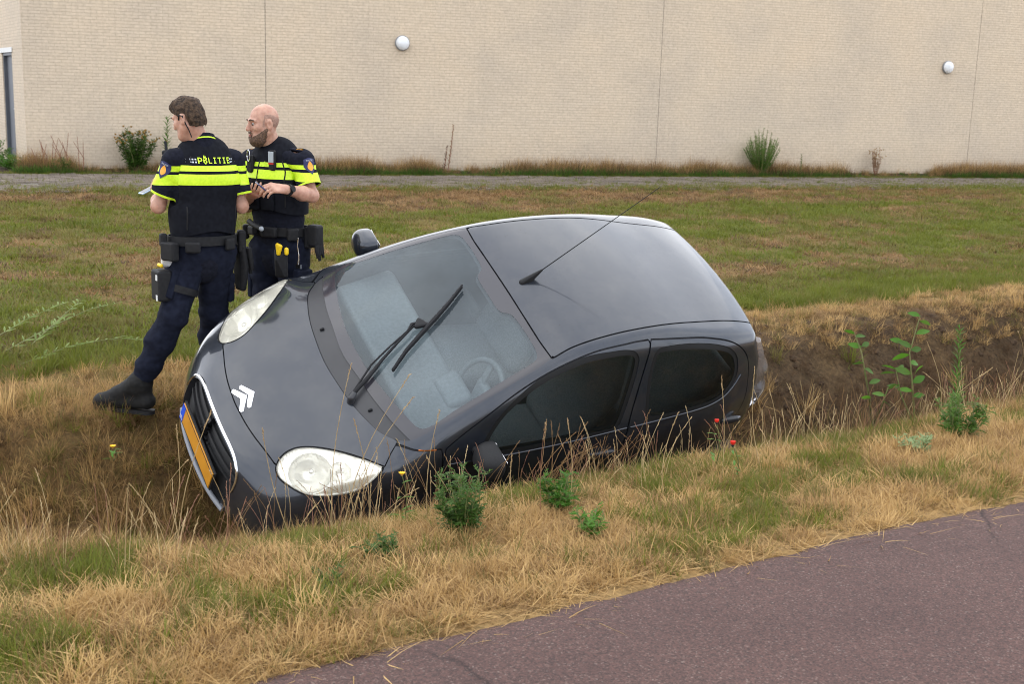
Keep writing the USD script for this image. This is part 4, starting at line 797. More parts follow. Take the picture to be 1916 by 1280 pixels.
def officer(label, J, D, heading, head_f, hp, hr, bands, torso_k=1.0, back=True):
    j = {k: np.array(v, float) for k, v in J.items()}; T = basis(heading); r, f, u = T.T
    allp = np.array(list(j.values())); j.update({k: np.array(v, float) for k, v in D.items()}); lo, hi = allp.min(0) - .22, allp.max(0) + .24; lo[2] = min(j['toeL'][2], j['toeR'][2]) - .09
    per = thing('person', label, 'person', group=None); per_p = per
    HR = basis(head_f, hp, hr)
    hips = (j['hipL'] + j['hipR']) / 2
    def torso(B, e, top=True, fl=1.42, lower=True):
        k = .04
        if lower: B.cone(hips + u * .0, j['waist'], .158 * torso_k + e, .150 * torso_k + e, k, flat=(f, fl))
        B.cone(j['waist'], j['chest'], .152 * torso_k + e, .168 * torso_k + e, k, flat=(f, fl)); B.cone(j['chest'], j['chest'] + u * .09, .168 * torso_k + e, .135 * torso_k + e, k, flat=(f, 1.45))
        if top:
            B.cone(j['shL'] - r * -.02, j['neck'] - u * .01 - r * .035, .058 + e, .050 + e, k); B.cone(j['shR'] + r * -.02, j['neck'] - u * .01 + r * .035, .058 + e, .050 + e, k)
    def arm_up(B, s, e): B.cone(j['sh' + s], j['el' + s], .058 + e, .042 + e, .03)
    # the whole body, one surface
    B = Field(lo, hi, .0052)
    torso(B, -.012); B.cone(j['neck'], j['head'] - HR[:, 2] * .05 - HR[:, 1] * .012, .060, .055, .03)
    for s in 'LR':
        arm_up(B, s, -.010); B.cone(j['el' + s], j['el' + s] * .62 + j['wr' + s] * .38, .042, .043, .02); B.cone(j['el' + s] * .62 + j['wr' + s] * .38, j['wr' + s], .043, .027, .02, flat=(u, 1.05))
        B.cone(j['hip' + s], j['kn' + s], .082, .055, .03); B.cone(j['kn' + s], j['an' + s], .053, .038, .02); B.cone(j['an' + s], j['an' + s] * .8 + j['toe' + s] * .2 - u * .05, .034, .030, .02).cone(j['an' + s] * .8 + j['toe' + s] * .2 - u * .05, j['an' + s] * .2 + j['toe' + s] * .8, .028, .020, .02)
        hand_prims(B, j['wr' + s], j['kk' + s] - j['wr' + s], j['palm' + s], j['thumb' + s])
    head_prims(B, j['head'], HR)
    body = B.mesh(3); body_o = obj('body', body, m_skin, per_p, smooth=True)
    g = lambda x, y, z: j['head'] + HR @ (np.array([x, y, z]) * HS)
    for s in (-1, 1):
        eb = m3.Manifold.sphere(.0112, 20).translate(tuple(g(s * .032, .0790, .006))); eo = obj('eye', eb, m_eye, per_p, smooth=True)
        ir = m3.Manifold.sphere(.0078, 16).translate(tuple(g(s * .032, .0850, .004))); obj('iris', ir, m_iris, eo, smooth=True)
        obj('eyebrow', tube([g(s * .014, .103, .027), g(s * .034, .100, .032), g(s * .054, .082, .026)], [.0035, .0045, .003], 6), m_brow, per_p, smooth=True)
    # polo shirt with short sleeves
    S = Field(lo, hi, .0075); torso(S, .006)
    S.cone(j['neck'] - u * .02, j['neck'] + u * .035, .075, .066, .03)
    for s in 'LR': arm_up(S, s, .016); S.cone(j['sh' + s] * .4 + j['el' + s] * .6, j['sh' + s] * .15 + j['el' + s] * .85, .064, .066, .03)
    sm = wrinkle(S.mesh(4), .015, (8, 8, 16), 3); P = patch_of(sm)
    nk = u * .92 + f * .38
    P, _ = clip(P, (P[0] - (j['neck'] + u * .038)) @ nk)
    for s in 'LR':
        ax = j['el' + s] - j['sh' + s]; Ln = np.linalg.norm(ax); ax = ax / Ln; near = lambda V: np.linalg.norm(V - (j['sh' + s] + ax * np.clip((V - j['sh' + s]) @ ax, 0, Ln)[:, None]), axis=1) - .088
        cutv = lambda V, q: np.maximum(-((V - j['sh' + s]) @ ax - Ln * q), near(V))
        _, P = clip(P, cutv(P[0], bands['hem'])); hem, P = clip(P, cutv(P[0], bands['hem'] - .045)); 
        cloth('sleeve_piping', (hem[0] + hem[1] * .001, hem[1], hem[2]), m_hivis, per_p)
    zz = lambda V: V[:, 2] - (V - j['chest']) @ r * bands['slope']
    for i, (z0, z1) in enumerate(bands['z']):
        band, P = clip(P, np.maximum(z0 - .006 - zz(P[0]), zz(P[0]) - z1 + .006)); cloth('shirt_band', band, m_hivis, per_p)
    so = cloth('shirt', P, m_uni, per_p)
    # collar with piping
    co = Field(j['neck'] - .16, j['neck'] + .16, .005); co.cone(j['neck'] - u * .012 - f * .006, j['neck'] + u * .044 - f * .004, .094, .080, .01); cm = co.mesh(3); C = patch_of(cm)
    cu = lambda V: (V - j['neck'] + f * .006) @ nk
    C, _ = clip(C, cu(C[0]) - .060); C, _ = clip(C, -.02 - cu(C[0])); C, _ = clip(C, (C[0] - j['neck']) @ f - .055)
    pip, C = clip(C, np.maximum(.030 - cu(C[0]), cu(C[0]) - .037))
    co_ = cloth('collar', C, m_uni, so); cloth('collar_piping', (pip[0] + pip[1] * .001, pip[1], pip[2]), m_hivis, co_)
    # body armour vest
    Vf = Field(lo, hi, .0075); torso(Vf, .026, False, 1.30, False); Vf.cone(j['waist'] - u * .03, j['waist'] + u * .05, .168 * torso_k, .170 * torso_k, .05, flat=(f, 1.22))
    for s, sg_ in (('L', -1), ('R', 1)): Vf.cone(j['chest'] + u * .08 + r * sg_ * .085, j['neck'] - u * .028 + r * sg_ * .085, .070, .058, .04, flat=(r, 1.1))
    for s in 'LR':
        ax = (j['el' + s] - j['sh' + s]); Vf.cone(j['sh' + s] + r * (.035 if s == 'R' else -.035) + u * .03, j['sh' + s] + r * (.03 if s == 'R' else -.03) - u * .17, .075, .075, .02, 'sub')
    vm = wrinkle(Vf.mesh(5), .009, (7, 7, 10), 8); V0 = patch_of(vm)
    V0, _ = clip(V0, bands['vest_bot'] + .02 * np.cos((V0[0] - j['waist']) @ r * 14) - V0[0][:, 2])
    vest_surf = trimesh.Trimesh(V0[0], V0[2], process=False); vpar = []
    for z0, z1 in bands['z']:
        band, V0 = clip(V0, np.maximum(z0 - zz(V0[0]), zz(V0[0]) - z1)); vpar.append(band)
    vo = cloth('vest', V0, m_vest, per_p)
    for b in vpar: cloth('vest_band', (b[0] + b[1] * .0008, b[1], b[2]), m_hivis, vo)
    # seams and side straps of the vest
    for s in (-1, 1):
        pts = []
        for q in np.linspace(0, 1, 14):
            zc_ = bands['vest_bot'] + .03 + q * (j['neck'][2] - .07 - bands['vest_bot']); hx = s * (.148 - .03 * max(0, q - .75) * 4)
            for side in (-1, 1): pts.append((side, hx, zc_))
        for side in (-1, 1):
            fl = np.array([(p[1], p[2]) for p in pts if p[0] == side]); ms = trimesh.Trimesh(np.column_stack([fl, np.zeros(len(fl))]), [[0, 1, 2]], process=False)
            w, _ = wrap(ms, vest_surf, np.array([j['chest'][0], j['chest'][1], 0.]), r, u, f * side, .0005); obj('vest_edge', tube(w, .0045, 6), m_gear, vo, smooth=True)
    # trousers, bloused over the boots
    Tf = Field(lo, hi, .0075); Tf.cone(hips - r * .055 + u * .04, hips + r * .055 + u * .04, .128, .128, .03, flat=(f, 1.12)); Tf.cone(hips - r * .07 - u * .03, hips + r * .07 - u * .03, .112, .112, .04, flat=(f, 1.0))
    for s in 'LR':
        kn, an, hp_ = j['kn' + s], j['an' + s], j['hip' + s]; sh_ = an * .74 + kn * .26
        Tf.cone(hp_, kn, .104, .080, .04); Tf.cone(kn, sh_ * .5 + kn * .5, .080, .078, .03); Tf.cone(sh_ * .5 + kn * .5, sh_, .078, .068, .03); Tf.cone(sh_, an * .80 + kn * .20 - u * .012, .076, .066, .02)
    tm_ = wrinkle(Tf.mesh(4), .022, (8, 8, 13), 5); TP = patch_of(tm_); TP, _ = clip(TP, TP[0][:, 2] - bands['belt']); to = cloth('trousers', TP, m_trou, per_p)
    for s, sg_ in (('L', -1), ('R', 1)):
        kc = j['hip' + s] * .48 + j['kn' + s] * .52; dn_ = j['kn' + s] - j['hip' + s]; dn_ /= np.linalg.norm(dn_); o = r * sg_; o = o - (o @ dn_) * dn_; o /= np.linalg.norm(o)
        pk = hull_spheres([(*(kc + o * .088 + dn_ * a + np.cross(o, dn_) * b), .012) for a in (-.075, .075) for b in (-.06, .06)] + [(*(kc + o * .070 + dn_ * a + np.cross(o, dn_) * b), .012) for a in (-.08, .08) for b in (-.065, .065)], 12); obj('cargo_pocket', pk, m_trou, to, smooth=50)
    # boots
    for s in 'LR':
        Bf = Field(np.minimum(j['an' + s], j['toe' + s]) - .16, np.maximum(j['an' + s], j['toe' + s]) + .2, .006); an, toe, kn = j['an' + s], j['toe' + s], j['kn' + s]; d = toe - an; d[2] = 0; d /= np.linalg.norm(d); heel = np.array([*(an - d * .045)[:2], toe[2] + .004]); sd_ = np.cross(d, [0, 0, 1.])
        up_ = kn - an; up_ /= np.linalg.norm(up_)
        Bf.cone(an + up_ * .16, an, .060, .056, .02); Bf.cone(an, heel + np.array([0, 0, .03]), .052, .040, .03); Bf.cone(an - u * .005, toe - d * .055, .060, .049, .04); Bf.cone(heel + u * .02, toe - d * .02, .042, .047, .03, flat=(u, 1.1))
        bm_ = Bf.mesh(3); zf = toe[2] - .034; bv = np.asarray(bm_.vertices); bv[:, 2] = np.maximum(bv[:, 2], zf); bm_.vertices = bv; BP = patch_of(wrinkle(bm_, .005, (30, 30, 40), 2))
        BP, _ = clip(BP, (BP[0] - an) @ up_ - .150); bo = cloth('boot', BP, m_boot, per_p)
        out_ = sg.LineString([heel[:2], (toe - d * .02)[:2]]).buffer(.042); sole = trimesh.creation.extrude_polygon(out_, .022, engine='earcut'); sole.apply_translation([0, 0, zf - .012]); obj('sole', sole, m_gear, bo, smooth=30)
        for q in (.04, .075, .11): obj('lace', tube([an + up_ * (q - .03) + d * (.050 + (.08 - q) * .3) + sd_ * a for a in (-.028, 0, .028)], .0035, 5), m_gear, bo, smooth=True)
    # duty belt
    ang = np.linspace(0, 2 * np.pi, 41); zc_ = bands['belt'] - .012; bc = hips * [1, 1, 0] + u * zc_
    bl = []
    for h_, o in ((-.026, 0), (-.026, .010), (.026, .010), (.026, 0)): bl.append(np.stack([bc + r * math.cos(a) * (.188 * torso_k + o) + f * math.sin(a) * (.126 * torso_k + o) + u * h_ for a in ang]))
    bl = np.stack(bl, 1); k = np.arange(41 * 4).reshape(41, 4); k = np.concatenate([k, k[:, :1]], 1); q = np.stack([k[:-1, :-1], k[1:, :-1], k[1:, 1:], k[:-1, 1:]], -1).reshape(-1, 4); belt = obj('belt', (bl.reshape(-1, 3), q), m_gear, per_p, smooth=40)
    def on_belt(a, drop, out): return bc + r * math.cos(a) * (.188 * torso_k + out) + f * math.sin(a) * (.126 * torso_k + out) - u * drop
    def pouch(name, a, drop, w, h, d, mat=m_gear, out=.012, bev=.012, parent=None):
        c = on_belt(a, drop, out + d / 2); n = r * math.cos(a) + f * math.sin(a); t = np.cross(u, n); pts = [(*(c + n * x * (d / 2 - bev) + t * y * (w / 2 - bev) + u * z * (h / 2 - bev)), bev) for x in (-1, 1) for y in (-1, 1) for z in (-1, 1)]
        return obj(name, hull_spheres(pts, 12), mat, parent or per_p, smooth=50)
    return dict(per=per_p, j=j, T=T, HR=HR, g=g, vest=vest_surf, shirt=sm, vo=vo, so=so, pouch=pouch, on_belt=on_belt, hips=hips, body=body)

def sleeve_patch(o, s):
    """Shield-shaped arm badge on the outer sleeve."""
    j, (r, f, u) = o['j'], o['T'].T; ax = j['el' + s] - j['sh' + s]; ax /= np.linalg.norm(ax); cam_d = CAM - j['sh' + s]; cam_d /= np.linalg.norm(cam_d)
    outw = (r if s == 'R' else -r) * .75 + cam_d * .55; outw = outw - (outw @ ax) * ax; outw /= np.linalg.norm(outw); ex = np.cross(-ax, outw); ex /= np.linalg.norm(ex); ez = -ax; O = j['sh' + s] + ax * .055
    sh = sg.Polygon(dense([(-.036, .040), (0, .048), (.036, .040), (.036, -.005), (0, -.052), (-.036, -.005)], True, 6, corners=(0, 2, 4)))
    for nm, g_, m, l in (('arm_badge', sh, m_patch, .003), ('badge_crest', sg.Polygon(dense([(-.018, -.012), (-.014, .010), (0, .026), (.014, .010), (.018, -.012), (0, -.030)], True, 6)), m_gold, .0042)):
        v, f_ = wrap(tri_subdiv(polys3(g_, .0006), .008), o['shirt'], O, ex, ez, outw, l); q = obj(nm, (v, f_), m, o['so'] if nm == 'arm_badge' else q, smooth=40)
    t = meshkit.text_mesh('POLITIE', .008, .0005); t.apply_translation([-t.bounds.mean(0)[0], .028, 0]); v, f_ = wrap(tri_subdiv([t], .01), o['shirt'], O, ex, ez, outw, .0042); obj('badge_word', (v, f_), m_silver, q)


# --- the officer with his back to the camera
J1 = dict(head=np.array([-1.8443, 6.97, 1.4601]), neck=np.array([-1.7891, 7.01, 1.2975]), chest=np.array([-1.7739, 7.02, 1.1232]), waist=np.array([-1.7938, 7.03, 0.8692]), hipL=np.array([-1.8549, 6.98, 0.7011]), hipR=np.array([-1.7338, 7.06, 0.6946]), shL=np.array([-1.917, 6.93, 1.2202]), shR=np.array([-1.6458, 7.13, 1.2175]),
    elL=np.array([-2.0166, 6.93, 0.9693]), wrL=np.array([-2.0631, 7.14, 1.0295]), kkL=np.array([-2.1108, 7.22, 1.0405]), elR=np.array([-1.5886, 7.12, 0.9652]), wrR=np.array([-1.704, 7.3, 1.0089]), kkR=np.array([-1.7816, 7.36, 1.0208]),
    knL=np.array([-1.9424, 6.9, 0.3524]), anL=np.array([-2.1502, 6.93, -0.0564]), toeL=np.array([-2.4288, 7.017, -0.2542])+np.array([0,0,.062]), knR=np.array([-1.7663, 7.14, 0.3212]), anR=np.array([-1.8308, 7.32, -0.085]), toeR=np.array([-1.9375, 7.42, -0.2067]))
o1 = officer('police officer seen from behind, in black vest, writing while stepping to the left', J1, dict(palmL=(.3, .1, .9), palmR=(-.3, .1, .9), thumbL=(.8, .6, .2), thumbR=(-.8, .4, .2)),
    (-.62, .785), (-.93, .37), .32, 0., dict(z=[(1.1764, 1.2074), (1.0994, 1.1601)], slope=0., vest_bot=0.8189, belt=0.7946, hem=.74), 1.04)
sleeve_patch(o1, 'L')
J2 = dict(head=np.array([-1.514, 7.4, 1.4334]), neck=np.array([-1.465, 7.45, 1.263]), chest=np.array([-1.4438, 7.45, 1.1042]), waist=np.array([-1.4393, 7.45, 0.869]), hipL=np.array([-1.3401, 7.38, 0.6786]), hipR=np.array([-1.5268, 7.52, 0.6619]), shL=np.array([-1.271, 7.33, 1.2211]), shR=np.array([-1.6285, 7.58, 1.1971]),
    elL=np.array([-1.2047, 7.27, 1.0263]), wrL=np.array([-1.3209, 7.05, 1.0771]), kkL=np.array([-1.4015, 6.98, 1.092]), elR=np.array([-1.6451, 7.52, 0.931]), wrR=np.array([-1.5707, 7.27, 1.0153]), kkR=np.array([-1.5262, 7.18, 1.0363]),
    knL=np.array([-1.3386, 7.36, 0.3049]), anL=np.array([-1.3469, 7.43, -0.0952]), toeL=np.array([-1.3521, 7.24, -0.1683]), knR=np.array([-1.5193, 7.48, 0.2781]), anR=np.array([-1.5527, 7.56, -0.1141]), toeR=np.array([-1.5807, 7.4, -0.1908]))
o2 = officer('bald bearded police officer facing left, holding a pen before his chest', J2, dict(palmL=(-.2, .3, -.5), palmR=(.3, .2, .9), thumbL=(-.2, -.3, .9), thumbR=(.7, -.7, .3)),
    (-.50, -.866), (-.86, -.50), .10, 0., dict(z=[(1.1851, 1.2101), (1.1145, 1.1678)], slope=0., vest_bot=0.9218, belt=0.8127, hem=.72), 1.04)
sleeve_patch(o2, 'L')
# print on the back and on the chest
def print_on(o, O, ex, ez, out, cap, squares):
    ys, sq = politie(cap, squares)
    for nm, ms, m in ([('back_print' if squares else 'chest_print', ys, m_hivis)] + [('print_square', [q], m_silver) for q in sq]):
        if ms: v, f_ = wrap(tri_subdiv(ms, .02), o['vest'], O, ex, ez, out, .002); obj(nm, (v, f_), m, o['vo'], smooth=30)
r, f, u = o1['T'].T; print_on(o1, o1['j']['chest'] * [1, 1, 0] + u * 1.2207 + r * .004, r, u, -f, .031, True)
r, f, u = o2['T'].T; print_on(o2, o2['j']['chest'] * [1, 1, 0] + u * 1.1882 - r * .055, -r, u, f, .020, False)
# short dark hair, and the fringe of stubble on the bald head
def shell_hair(o, name, mat, keep, grow, amp, sc, seed, k=5):
    B = Field(o['j']['head'] - .19, o['j']['head'] + .19, .0048); c, R = o['j']['head'], o['HR']; g = o['g']
    grow(B, g, R); m = B.mesh(2); n = vnorm(m); v = np.asarray(m.vertices); L = (v - c) @ R / HS; m.vertices = v + n * ((meshkit.fbm(L * np.array(sc), 3, seed) - .5) * amp)[:, None]
    P = patch_of(m); L = (P[0] - c) @ R / HS; P, _ = clip(P, keep(L)); return cloth(name, P, mat, o['per'])
def hair_grow(B, g, R):
    B.ell(g(0, -.012, .034), (.083, .104, .092), R, .02).ell(g(0, .030, .088), (.064, .060, .040), R, .03).ell(g(0, .068, .080), (.048, .026, .022), R, .03).ell(g(0, -.05, -.02), (.070, .058, .070), R, .03)
shell_hair(o1, 'hair', m_hair, lambda L: np.maximum.reduce([-.058 - .10 * L[:, 1] - L[:, 2] - (np.abs(L[:, 0]) < .05) * .012, (L[:, 1] - .020 - 1.9 * np.maximum(L[:, 2] - .024, 0)) , np.where((np.abs(L[:, 1] + .008) < .030) & (np.abs(L[:, 0]) > .05), .012 - L[:, 2], -1.)]) + (meshkit.fbm(L * 70, 2, 5) - .5) * .02, hair_grow, .022, (30, 30, 18), 4)
def beard_grow(B, g, R):
    B.ell(g(0, .032, -.052), (.070, .070, .066), R, .02).ell(g(0, .055, -.092), (.052, .052, .044), R, .03).ell(g(0, .092, -.045), (.030, .016, .008), R, .01)
    for s in (-1, 1): B.cone(g(s * .066, .0, -.035), g(s * .045, .052, -.088), .018, .022, .02)
def beard_keep(L):
    mouth = np.hypot(L[:, 0] / .024, (L[:, 2] + .061) / .011); top = -.030 - .55 * np.maximum(0, L[:, 1] - .02) * (np.abs(L[:, 0]) > .028) + .020 * smoothstep(.03, .0, L[:, 1])
    return np.maximum.reduce([L[:, 2] - top, -.002 - L[:, 1] * 1.0 - .006, np.where(L[:, 1] > .05, 1 - mouth, -1.) * .01, np.where((np.abs(L[:, 0]) < .028) & (L[:, 2] > -.040), L[:, 2] + .042, -1.)]) + (meshkit.fbm(L * 90, 2, 6) - .5) * .010
shell_hair(o2, 'beard', m_beard, beard_keep, beard_grow, .010, (60, 60, 40), 9)
m_stub = noisy('shaved_scalp', (.25, .145, .105), (.36, .215, .160), 70., .7)
def stub_grow(B, g, R): B.ell(g(0, -.010, .030), (.0788, .0988, .0878), R, .02).ell(g(0, .028, -.030), (.0655, .0675, .0815), R, .03)
shell_hair(o2, 'stubble', m_stub, lambda L: np.maximum.reduce([L[:, 2] - .055 + .5 * np.maximum(0, -L[:, 1] - .03), L[:, 1] - .030 + .25 * L[:, 2], -.055 - L[:, 2], np.where((np.abs(L[:, 1] + .010) < .026) & (np.abs(L[:, 0]) > .05) & (L[:, 2] < .034), .01, -1.)]) + (meshkit.fbm(L * 60, 2, 7) - .5) * .018, stub_grow, .0, (30, 30, 30), 9)
obj('lips', cat_mesh([m3.Manifold.sphere(1, 20).scale((.020, .006, .0045)).transform(np.column_stack([o2['HR'], o2['g'](0, .103, -.060 - d)])) for d in (-.0025, .0045)]), m_lip, o2['per'], smooth=True)
# earpiece and its coiled lead behind the left ear
g = o1['g']; obj('earpiece', tube([g(-.083, .012, -.004), g(-.092, -.006, .020), g(-.090, -.026, .010), g(-.084, -.028, -.03), g(-.070, -.030, -.07), g(-.062, -.03, -.115)], [.006, .0055, .005, .0035, .003, .003], 6), m_gear, o1['per'], smooth=True)
g = o2['g']
# shoulder loops
for o in (o1, o2):
    j = o['j']; r, f, u = o['T'].T
    for s, sg_ in (('L', -1), ('R', 1)):
        a = j['neck'] * .62 + j['sh' + s] * .38 + u * .044; b = j['sh' + s] + u * .058 + r * sg_ * .012; d = b - a; d /= np.linalg.norm(d); n = u - (u @ d) * d; n /= np.linalg.norm(n); t = np.cross(n, d)
        ep = obj('shoulder_loop', slab((a + b) / 2 + n * .004, t, d, n, .024, np.linalg.norm(b - a) / 2, .006, .005), m_uni, o['so'], smooth=40)
        for q in (.2, .55): obj('rank_mark', slab(b * (1 - q * .5) + a * q * .5 + n * .011, t, d, n, .017, .006, .001, 0), m_gold, ep)
# kit on the first officer
P = o1['pouch']; r, f, u = o1['T'].T; j = o1['j']
hol = P('holster', math.pi + .35, .055, .10, .105, .055); P('pistol_grip', math.pi + .02, -.005, .04, .075, .04, m_gear, .02, .012)
P('pouch', math.pi * 1.5 - .55, .030, .085, .062, .035); P('pouch', math.pi * 1.5 + .5, .020, .07, .07, .03); P('radio_pouch', -.25, .02, .065, .13, .045)
lh = j['hipL'] * .9 + j['knL'] * .1 - r * .115 + u * .015
obj('folded_gloves', hull_spheres([(*(lh + d), .018) for d in (np.array([-.02, -.03, .03]), np.array([.01, .03, .035]), np.array([-.03, 0, -.035]), np.array([.02, .01, -.03]))] + [(*(lh + np.array([.0, 0, .06])), .012)], 12), plain('white_glove', (.62, .63, .64), .7), o1['per'], smooth=60)
kp = j['hipL'] * .52 + j['knL'] * .48 - r * .125
lp = obj('thigh_pouch', hull_spheres([(*(kp + r * a + f * b + u * c), .016) for a in (-.02, .03) for b in (-.045, .045) for c in (-.075, .07)], 12), m_gear, o1['per'], smooth=50)
for c in (.045, -.07): obj('pouch_tag', slab(kp - r * .037 - f * .03 + u * c, f, u, -r, .010, .016, .002, 0), m_trim, lp)
obj('yellow_clip', hull_spheres([(*(kp - r * .0 + u * .11 + f * a), .011) for a in (-.015, .02)], 12), m_yel, lp, smooth=True)
tb = j['hipL'] * .42 + j['knL'] * .58; dn_ = j['knL'] - j['hipL']; dn_ /= np.linalg.norm(dn_); e1_ = np.cross(dn_, f); e1_ /= np.linalg.norm(e1_); e2_ = np.cross(dn_, e1_); aa = np.linspace(0, 2 * np.pi, 30)
sb = np.stack([np.stack([tb + dn_ * h_ + (e1_ * math.cos(a) + e2_ * math.sin(a)) * (.0985 + o_) for a in aa]) for h_, o_ in ((-.02, 0), (-.02, .006), (.02, .004), (.02, -.002))], 1); k = np.arange(120).reshape(30, 4); q = np.stack([k[:-1, :-1], k[1:, :-1], k[1:, 1:], k[:-1, 1:]], -1).reshape(-1, 4); obj('thigh_strap', (sb.reshape(-1, 3), q), m_gear, o1['per'], smooth=50)
# right hip: long holster with gloves hanging over it
rh = j['hipR'] + r * .150 - u * .02
lhol = obj('drop_holster', hull_spheres([(*(rh + f * a + u * b + r * c), .020) for a, b, c in ((-.05, .06, 0), (.05, .06, 0), (-.055, -.06, .015), (.045, -.06, .015), (-.03, -.19, .01), (.03, -.19, .01), (-.02, -.05, .03))], 12), m_gear, o1['per'], smooth=50)
for q in range(4): a0 = rh - f * .07 + r * .03 + f * .022 * q; obj('hanging_glove', tube([a0 + u * .05, a0 - u * .03 + r * .015, a0 - u * (.085 + .02 * math.sin(q * 1.7)) + r * .02], [.016, .014, .009], 7), m_gear, lhol, smooth=True)
# radio with a stub aerial on the left chest strap, seen past the shoulder
ra = np.array([-2.0256, 7.16, 1.2596]); obj('radio_aerial', tube([ra, np.array([-2.0389, 7.18, 1.3225])], [.009, .008], 8), m_gear, o1['per'], smooth=40)
obj('radio', hull_spheres([(*(ra + d), .014) for d in (np.array([-.015, 0, 0]), np.array([.02, 0, .0]), np.array([.02, 0, -.07]), np.array([-.01, .02, -.07]))], 12), m_gear, o1['per'], smooth=50)
# kit on the second officer
P = o2['pouch']; r, f, u = o2['T'].T; j = o2['j']; PI = math.pi
for a, w, h, dr_ in ((PI * .5 - .35, .075, .055, .0), (PI * .5 + .25, .10, .06, .0), (PI * .5 + .95, .07, .075, .01), (PI * .5 - .95, .06, .09, .02), (PI * 1.02, .075, .13, .03)): P('pouch', a, dr_, w, h, .038)
P('buckle', PI * .5 - .02, .0, .05, .045, .012, m_gear, .010, .005)
tz = np.array([-1.3772, 7.2, 0.6494]); ty = obj('taser_holster', hull_spheres([(*(tz + r * a + u * b + f * c), .017) for a, b, c in ((-.03, .04, 0), (.03, .05, 0), (-.03, -.09, 0), (.025, -.09, 0), (0, 0, .03))], 12), m_gear, o2['per'], smooth=50)
obj('taser_grip', hull_spheres([(*(np.array([-1.3836, 7.17, 0.7101]) + u * b + r * a), q) for a, b, q in ((.012, .030, .011), (-.010, .022, .013), (.004, -.020, .013))], 12), m_yel, ty, smooth=50)
obj('taser_head', hull_spheres([(*(np.array([-1.3378, 7.16, 0.7064]) + u * b), .013) for b in (-.012, .010)], 12), m_yel, ty, smooth=50)
gl_ = np.array([-1.1944, 7.32, 0.787]); gh = obj('glove_pouch', hull_spheres([(*(gl_ + r * a + f * b + u * c), .018) for a in (-.02, .025) for b in (-.02, .02) for c in (-.05, .045)], 12), m_gear, o2['per'], smooth=50)
for q in range(4): a0 = gl_ + f * (.02 - .016 * q) - r * .02; obj('hanging_glove', tube([a0 - u * .03, a0 - u * .09 - r * .008, a0 - u * (.135 + .02 * math.sin(q * 2.1)) - r * .018], [.015, .013, .009], 7), m_gear, gh, smooth=True)
rt_ = np.array([-1.4889, 7.2, 0.8294]); obj('baton', tube([rt_ - r * .0, np.array([-1.556, 7.28, 0.8442]), np.array([-1.5942, 7.34, 0.856])], [.016, .015, .017], 10), m_gear, o2['per'], smooth=40)
obj('baton_cap', hull_spheres([(*(np.array([-1.4879, 7.18, 0.8316])), .015)], 12), m_grey, o2['per'], smooth=True)
kc = np.array([-1.2826, 7.24, 0.7775]); obj('key_chain', tube([kc, kc - u * .05 + r * .006, kc - u * .10 - r * .004, kc - u * .16], .004, 5), m_chrome, o2['per'], smooth=True)
obj('key', slab(kc - u * .17, r, u, f, .020, .012, .002, 0), m_chrome, o2['per'])
# body camera, radio clip and zip on the chest
def chest_pt(o, dx, z): v, _ = wrap(trimesh.Trimesh([[dx, z, 0.], [dx + .01, z, 0], [dx, z + .01, 0]], [[0, 1, 2]], process=False), o['vest'], o['j']['chest'] * [1, 1, 0], o['T'][:, 0], o['T'][:, 2], o['T'][:, 1], 0); return v[0]
bc_ = chest_pt(o2, -.075, 1.2237); bo = obj('body_camera', slab(bc_ + f * .016, r, u, f, .024, .060, .014, .008), m_gear, o2['vo'], smooth=40)
obj('camera_screen', slab(bc_ + f * .031 + u * .020, r, u, f, .020, .032, .0015, .001), m_grey, bo); obj('red_strip', slab(bc_ + f * .031 - u * .018, r, u, f, .020, .0035, .0015, 0), m_red, bo)
mc = chest_pt(o2, .085, 1.2151); rc = obj('radio_handset', slab(mc + f * .02 - u * .02, r, u, f, .024, .050, .016, .008), m_gear, o2['vo'], smooth=40)
th_ = np.linspace(0, 2 * np.pi, 24); obj('snap_hook', tube([mc + f * .042 + u * (.03 + .034 * math.sin(a)) + r * .010 * math.cos(a) for a in th_], .0032, 5), m_chrome, rc, smooth=True)
zp = [chest_pt(o2, .022, z) + f * .002 for z in np.linspace(0.9806, 1.2163, 8)]; obj('zip', tube(zp, .004, 5), m_gear, o2['vo'], smooth=True)
for dx, z in ((-.06, 0.9901), (.05, 0.9901)):
    pc_ = chest_pt(o2, dx, z); obj('vest_pocket', slab(pc_ + f * .012, r, u, f, .045, .062, .014, .010), m_vest, o2['vo'], smooth=40)
# watch on the left wrist
j = o2['j']; wd_ = j['elL'] - j['wrL']; wd_ /= np.linalg.norm(wd_); wc = j['wrL'] + wd_ * .022; e1_ = np.cross(wd_, u); e1_ /= np.linalg.norm(e1_); e2_ = np.cross(wd_, e1_)
aa = np.linspace(0, 2 * np.pi, 28); sb = np.stack([np.stack([wc + wd_ * h_ + (e1_ * math.cos(a) + e2_ * math.sin(a)) * (.0335 + o_) for a in aa]) for h_, o_ in ((-.011, -.004), (-.011, .002), (.011, .002), (.011, -.004))], 1); k = np.arange(112).reshape(28, 4); q = np.stack([k[:-1, :-1], k[1:, :-1], k[1:, 1:], k[:-1, 1:]], -1).reshape(-1, 4)
wt = obj('watch', (sb.reshape(-1, 3), q), m_gear, o2['per'], smooth=50); vd = CAM - wc; vd = vd - (vd @ wd_) * wd_; vd /= np.linalg.norm(vd); vd = vd * .8 + u * .3; vd = vd - (vd @ wd_) * wd_; vd /= np.linalg.norm(vd)
dial = trimesh.creation.cylinder(.020, .010, sections=28); T_ = np.eye(4); T_[:3, 2] = vd; T_[:3, 0] = wd_; T_[:3, 1] = np.cross(vd, wd_); T_[:3, 3] = wc + vd * .037; dial.apply_transform(T_); obj('dial', dial, m_gear, wt, smooth=30)
